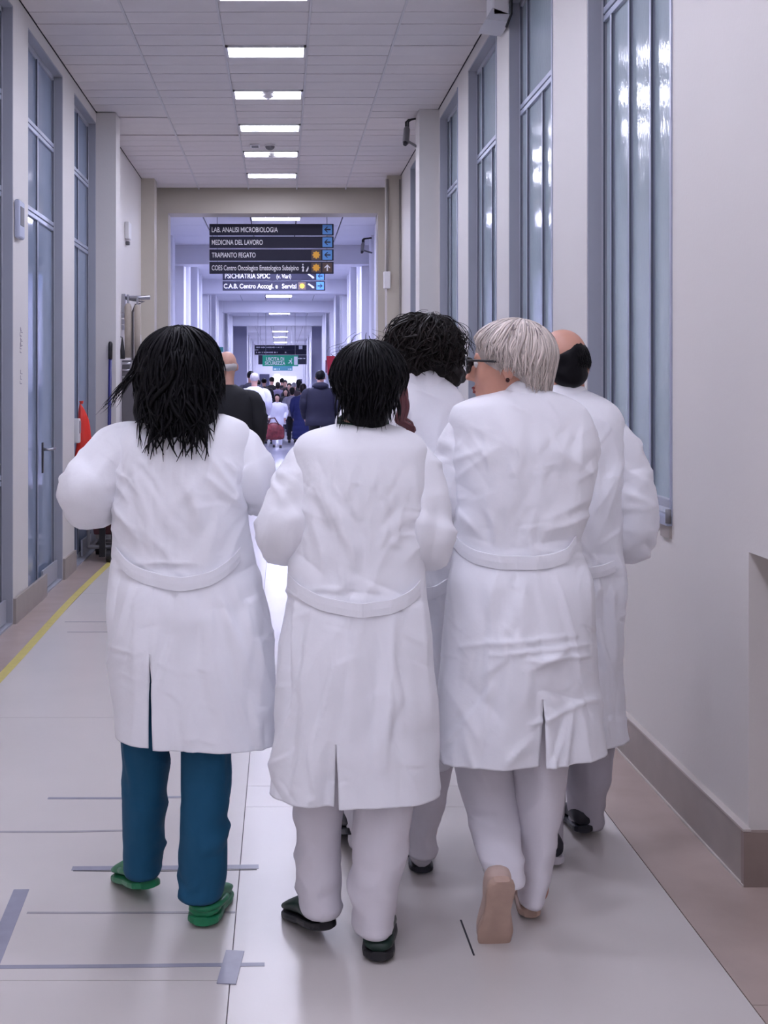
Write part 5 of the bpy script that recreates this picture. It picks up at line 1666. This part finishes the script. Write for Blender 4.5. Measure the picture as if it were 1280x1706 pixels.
S5 = [[J(905, 718, 3.98, .040), J(872, 730, 3.97, .062), J(860, 790, 3.98, .064), J(866, 860, 3.98, .062), J(880, 870, 4.08, .056), J(905, 855, 4.18, .05), J(930, 835, 4.26, .046)],
      [J(978, 716, 3.97, .042), J(1014, 728, 3.96, .066), J(1040, 780, 3.95, .074), J(1054, 850, 3.94, .076), J(1054, 895, 3.98, .074), J(1040, 902, 4.08, .062), J(1010, 880, 4.2, .052)]]
for i, s in enumerate(S5):
    sleeve('sleeve', s, c5, COAT, 101 + i, amp=.013, elbow=.5)
L5 = [[(1010, 860, 948, 3.97, .11), (1230, 880, 950, 3.94, .09), (1330, 885, 940, 3.9, .08), (1420, 890, 935, 3.86, .07)],
      [(1010, 945, 1032, 3.97, .11), (1230, 942, 1022, 3.98, .09), (1300, 945, 1018, 4.0, .085), (1350, 947, 1008, 4.02, .08), (1385, 950, 1003, 4.03, .072)]]
trousers(r5, L5, mat('grey_white_trousers', (186, 182, 190), .8, var=.02, vscale=5, bump=.22, bscale=14), 111)
h5 = P(935, 609, 3.99)
R5 = rotm(.18, -.08)
skin_body(r5, h5, R5, 1.03, S5, L5, d0, [(885, 705, 3.97), (1008, 705, 3.97)], 1000, SKIN, neck=.06)
eyes(r5, h5, R5, 1.03)
W5 = lambda p: h5 + R5 @ (np.array(p, float) * 1.03)
hull5 = hair_hull('hair', [ell(W5((0, -.018, .020)), (.079, .099, .083), R5, .01), ell(W5((0, -.068, -.035)), (.058, .042, .045), R5, .02), ell(W5((-.050, -.02, .098)), (.078, .13, .085), R5, .012, True), ell(W5((0, .095, -.01)), (.12, .105, .16), R5, .01, True)], .006, .003, 43, HAIR_K, r5)
strands('hair_locks', W5((0, -.016, .014)), R5, (.082, .100, .084), 260, 45, lambda a, rg: (rg.uniform(1.5, 1.8), rg.uniform(0, .012)), HAIR_K, hull5, rad=.0013, wig=.008, m=8, arc=(math.radians(275), math.radians(350)), start=(.85, 1.5), lift=.003)
shoe(r5, (P(925, 0, 3.72)[0], 3.72, 0), .0, .05, SHOE_K, SHOE_W, kind='sneaker', w=.043)
shoe(r5, (P(974, 0, 3.94)[0], 3.94, 0), .0, .12, SHOE_K, SHOE_K, kind='sneaker', w=.043)

# ------------------------------------------------------------------ people farther down the corridor
def cloth(name, rgb): return mat(name, rgb, .8, var=.06, vscale=8, bump=.2, bscale=16)


K_BLACK, K_NAVY, K_GREY = cloth('black_cloth', (22, 22, 28)), cloth('navy_cloth', (25, 25, 46)), cloth('grey_cloth', (150, 146, 160))
K_WHITE, K_BLUE, K_BROWN = cloth('white_cloth', (218, 218, 232)), cloth('blue_quilt', (26, 34, 88)), cloth('brown_cloth', (84, 70, 74))
K_PURPLE, K_DGREY, K_JEAN = cloth('mauve_cloth', (104, 96, 122)), cloth('dark_grey_cloth', (56, 56, 70)), cloth('dark_denim', (36, 40, 66))
GREYH = mat('hair_grey', (196, 190, 190), .55, island=.2)


def walker(px, ytop, d, label, top, legs, hair, toward=False, long=.0, stride=.12, hairstyle='short', hood=False, quilt=False, skin=SKIN_P, wide=1.0, group='people in the distance', arm=None, headless=False, lean=0.0):
    x = (px - VX) * d / F
    z0 = zfloor(d)
    H = EYE - (ytop - VY) * d / F - z0
    s = H / 1.72
    root = empty('person', (x, d, z0))
    tag(root, label, 'person', group)
    sg = -1 if toward else 1
    sd = int(px * 7 + ytop * 3)
    rg = random.Random(sd)
    T = lambda a, b, c: np.array([x + s * (a * sg * wide + lean * c), d + s * b * sg, z0 + s * c])
    st = stride
    hd = T(0, .03, 1.60)
    R = rotm(math.pi if toward else 0, -.05)
    sh = [T(-.17, 0, 1.40), T(.17, 0, 1.40)]
    el_ = [T(-.25, -.02, 1.12), T(.25, -.02, 1.12)]
    wr = [T(-.22, .14, .92), T(.22, .14, .92)]
    hp = [T(-.085, 0, .90), T(.085, 0, .90)]
    kn = [T(-.09, st * .7 + .03, .48), T(.09, -st * .3 + .05, .48)]
    an = [T(-.09, st, .09), T(.09, -st, .10)]
    q = head_prims(hd, R, s * 1.02, .052, T(0, 0, 1.40))
    q += [cap(T(0, 0, 1.34), T(0, 0, .95), .10 * s, .10 * s, .05), cap(sh[0] - (0, 0, .06), sh[1] - (0, 0, .06), .03 * s, .03 * s, .03)]
    for i in (0, 1):
        q += [cap(sh[i] - (0, 0, .07), el_[i], .036 * s, .034 * s), cap(el_[i], wr[i], .036 * s, .026 * s)]
        dv = wr[i] - el_[i]
        q += hand_prims(wr[i] + dv / np.linalg.norm(dv) * .02, dv, (1 if i == 0 else -1, 0, -.2), s, .5)
        q += [cap(hp[i], kn[i], .075 * s, .05 * s, .03), cap(kn[i], an[i], .05 * s, .034 * s, .02), cap(an[i], an[i] + (0, .05 * sg, -.05 * s), .035 * s, .03 * s)]
    V, Fc = grow(q, .012 if d < 24 else .018)
    mesh_obj('body', V, Fc, skin, root, smooth=True)
    if toward: eyes(root, hd, R, s * 1.02)
    # jacket
    zb = .84 - long
    rows = [(1.455, .065, .06), (1.43, .11, .085), (1.39, .19, .11), (1.30, .225, .13), (1.1, .215, .14), (.95, .21, .145), (zb + .05, .225 + .05 * long, .16), (zb, .225 + .05 * long, .16)]
    K = interp([(-r[0], r[1], r[2]) for r in rows], 46)
    na = 40
    th = np.linspace(0, 2 * math.pi, na, endpoint=False)
    Vs = []
    for zz, a, b in K:
        pp = np.stack([x + s * (sg * wide * a * np.sign(np.sin(th)) * np.abs(np.sin(th)) ** .85 + lean * (-zz)), d - s * b * np.cos(th) * sg, np.full(na, z0 - zz * s)], 1)
        if quilt:
            pp[:, :2] = np.array([x + s * lean * (-zz), d]) + (pp[:, :2] - np.array([x + s * lean * (-zz), d])) * (1 + .05 * abs(math.sin(zz * 26)))
        Vs.append(pp)
    Vs = np.array(Vs)
    Vs += (.012 * vnoise(Vs * np.array([9, 9, 6.0]), sd))[..., None] * np.stack([np.sin(th), -np.cos(th), 0 * th], 1)
    jk = mesh_obj('jacket', Vs.reshape(-1, 3), [f[::-1] for f in grid_faces(46, na)], top, root, smooth=True)
    solid(jk, .01)
    for i in (0, 1):
        sg2 = -1 if i == 0 else 1
        jj = [(*T(sg2 * .10, 0, 1.37), .05 * s), (*T(sg2 * .19, 0, 1.34), .075 * s), (*(.5 * (sh[i] + el_[i]) + (sg2 * sg * .025 * s, 0, 0)), .072 * s), (*el_[i], .066 * s), (*(.5 * (el_[i] + wr[i])), .06 * s), (*wr[i], .05 * s)]
        sleeve('sleeve', jj, jk, top, sd + i, nr=30, na=18, amp=.008)
    if hood:
        V, Fc = grow([ell(T(0, -.06, 1.46), (.13 * s, .09 * s, .065 * s), None, .02), cap(T(-.08, .02, 1.45), T(.08, .02, 1.45), .05 * s, .05 * s)], .016)
        mesh_obj('hood', V, Fc, top, jk, smooth=True)
    # trousers
    Vt, Ft, n0 = [], [], 0
    for i in (0, 1):
        jj = [(*hp[i], .105 * s), (*(.5 * (hp[i] + kn[i])), .09 * s), (*kn[i], .07 * s), (*(.5 * (kn[i] + an[i])), .062 * s), (*(an[i] + (0, 0, .0)), .056 * s)]
        V, N, u = tube_rings(jj, 30, 16)
        Vt.append(V.reshape(-1, 3)); Ft += [tuple(k + n0 for k in f) for f in grid_faces(30, 16, True, True, True)]; n0 += 480
    mesh_obj('trousers', np.concatenate(Vt), Ft, legs, root, smooth=True)
    for i in (0, 1):
        heel = an[i].copy(); heel[1] -= .06 * sg * s
        lift = 0 if i == 0 else .5
        shoe(root, (heel[0], heel[1], z0), math.pi if toward else 0.0, lift * (.3 if not toward else .1), SHOE_K if hair is not GREYH else SHOE_W, SHOE_K, kind='sneaker', L=.25 * s, w=.045 * s, h=.08 * s)
    # hair
    W = lambda p: hd + R @ (np.array(p, float) * s * 1.02)
    pr = [ell(W((0, -.018, .032)), np.array((.086, .105, .092)) * s, R, .02)]
    if hairstyle == 'long':
        pr += [cap(W((0, -.06, -.02)), W((0, -.07, -.15)), .075 * s, .055 * s), cap(W((-.06, -.02, 0)), W((-.065, -.01, -.14)), .04 * s, .03 * s), cap(W((.06, -.02, 0)), W((.065, -.01, -.14)), .04 * s, .03 * s)]
    elif hairstyle == 'bob':
        pr += [cap(W((0, -.06, -.02)), W((0, -.06, -.07)), .078 * s, .06 * s)]
    elif hairstyle == 'cap':
        pr += [cap(W((0, .05, .06)), W((0, .12, .045)), .05 * s, .03 * s)]
    pr += [ell(W((0, .13, -.045)), np.array((.085, .085, .10)) * s, R, .01, True)]
    if hairstyle == 'bald':
        pr = [ell(W((0, -.02, .0)), np.array((.080, .092, .055)) * s, R, .02), ell(W((0, .11, -.02)), np.array((.11, .11, .12)) * s, R, .01, True)]
    V, Fc = grow(pr, .012 if d < 24 else .016)
    V = V + .004 * vnoise(V * 40, sd)[:, None]
    hh = mesh_obj('hair', V, Fc, hair, root, smooth=True)
    return root, T, s, wr


walker(378, 585, 9.6, 'older balding person in black jacket walking ahead beside long black hair', K_BLACK, K_BLACK, GREYH, hairstyle='bald', skin=SKIN_P, wide=1.0, stride=.16, group='people walking ahead')
walker(534, 617, 21.0, 'broad person in dark navy hooded jacket walking away', K_NAVY, K_BLACK, HAIR_K, hood=True, wide=1.15, long=.05)
walker(505, 639, 26.5, 'person in long royal blue quilted coat walking away', K_BLUE, K_BLACK, HAIR_B, hairstyle='bob', quilt=True, long=.42)
walker(487, 645, 34.0, 'person in pale grey jacket and black leggings walking away', K_GREY, K_BLACK, HAIR_B, hairstyle='bob', long=.02, stride=.1)
rb, Tb, sb, wb = walker(424, 621, 24.0, 'grey haired person in white coat carrying a red bag', K_WHITE, K_WHITE, GREYH, long=.25, wide=1.1)
walker(462, 656, 31.0, 'small person in loose white clothes with dark hair facing the viewer', K_WHITE, K_WHITE, HAIR_K, toward=True, stride=.2, wide=1.15, hairstyle='long', long=.1)
walker(448, 650, 33.5, 'person in dark clothes facing the viewer just left of the white clothed one', K_BLACK, K_JEAN, HAIR_K, toward=True, hairstyle='long')
walker(476, 647, 37.5, 'person facing the viewer with long dark hair and dark coat', K_BLACK, K_JEAN, HAIR_K, toward=True, hairstyle='long')
far = [(418, 618, 30.0, 'person with black cap behind the grey haired one', K_DGREY, K_BLACK, HAIR_K, False, 'cap'),
       (430, 633, 39.0, 'person in dark grey jacket at the left edge of the distant crowd', K_DGREY, K_BLACK, HAIR_B, False, 'short'),
       (440, 630, 43.0, 'person in black jacket with short hair at the left of crowd', K_BLACK, K_BLACK, HAIR_K, False, 'short'),
       (453, 628, 47.0, 'person in black seen below the teal sign in crowd', K_BLACK, K_JEAN, HAIR_B, False, 'short'),
       (463, 636, 45.0, 'person in mauve coat in the middle of the distant crowd', K_PURPLE, K_JEAN, HAIR_B, False, 'bob'),
       (475, 633, 49.0, 'person in brown jacket deep in the distant crowd', K_BROWN, K_BLACK, HAIR_K, True, 'short'),
       (482, 638, 44.0, 'person in dark grey coat right of the crowd centre', K_DGREY, K_BLACK, HAIR_B, True, 'bob'),
       (490, 637, 41.5, 'person in brown clothes behind the pale grey jacket', K_BROWN, K_JEAN, GREYH, False, 'short'),
       (498, 632, 46.0, 'person in black with long dark hair at right of crowd', K_BLACK, K_BLACK, HAIR_K, False, 'long'),
       (470, 630, 53.0, 'farthest person in black in the distant crowd', K_BLACK, K_BLACK, HAIR_K, False, 'short')]
for (px, yt_, d, lab, a, b, c, tw, hs) in far:
    walker(px, yt_, d, lab, a, b, c, toward=tw, hairstyle=hs, stride=.1)
# red bag
hw = wb[1] + np.array([.12, -.24, -.02])
BAG = mat('red_patterned_bag', (112, 40, 46), .6, var=.45, vscale=16)
r = empty('handbag', (hw[0], hw[1] - .12, hw[2] - .42)); tag(r, 'dark red patterned bag carried by the grey haired person', 'bag')
V, Fc = grow([ell((hw[0] + .02, hw[1] - .08, hw[2] - .30), (.20, .10, .17), None, .03), cap((hw[0] - .13, hw[1] - .08, hw[2] - .40), (hw[0] + .16, hw[1] - .08, hw[2] - .40), .07, .07, .04)], .016)
mesh_obj('bag_body', V + .006 * vnoise(V * 30, 3)[:, None], Fc, BAG, r, smooth=True)
for dy in (-.13, -.04):
    m = MB(); m.tube([(hw[0] - .1, hw[1] + dy, hw[2] - .17), (hw[0] - .05, hw[1] + dy, hw[2] - .05), (hw[0] + .03, hw[1] + dy + .02, hw[2] - .04), (hw[0] + .12, hw[1] + dy, hw[2] - .18)], .012, 8); m.build('handle', DRED, r, smooth=True)
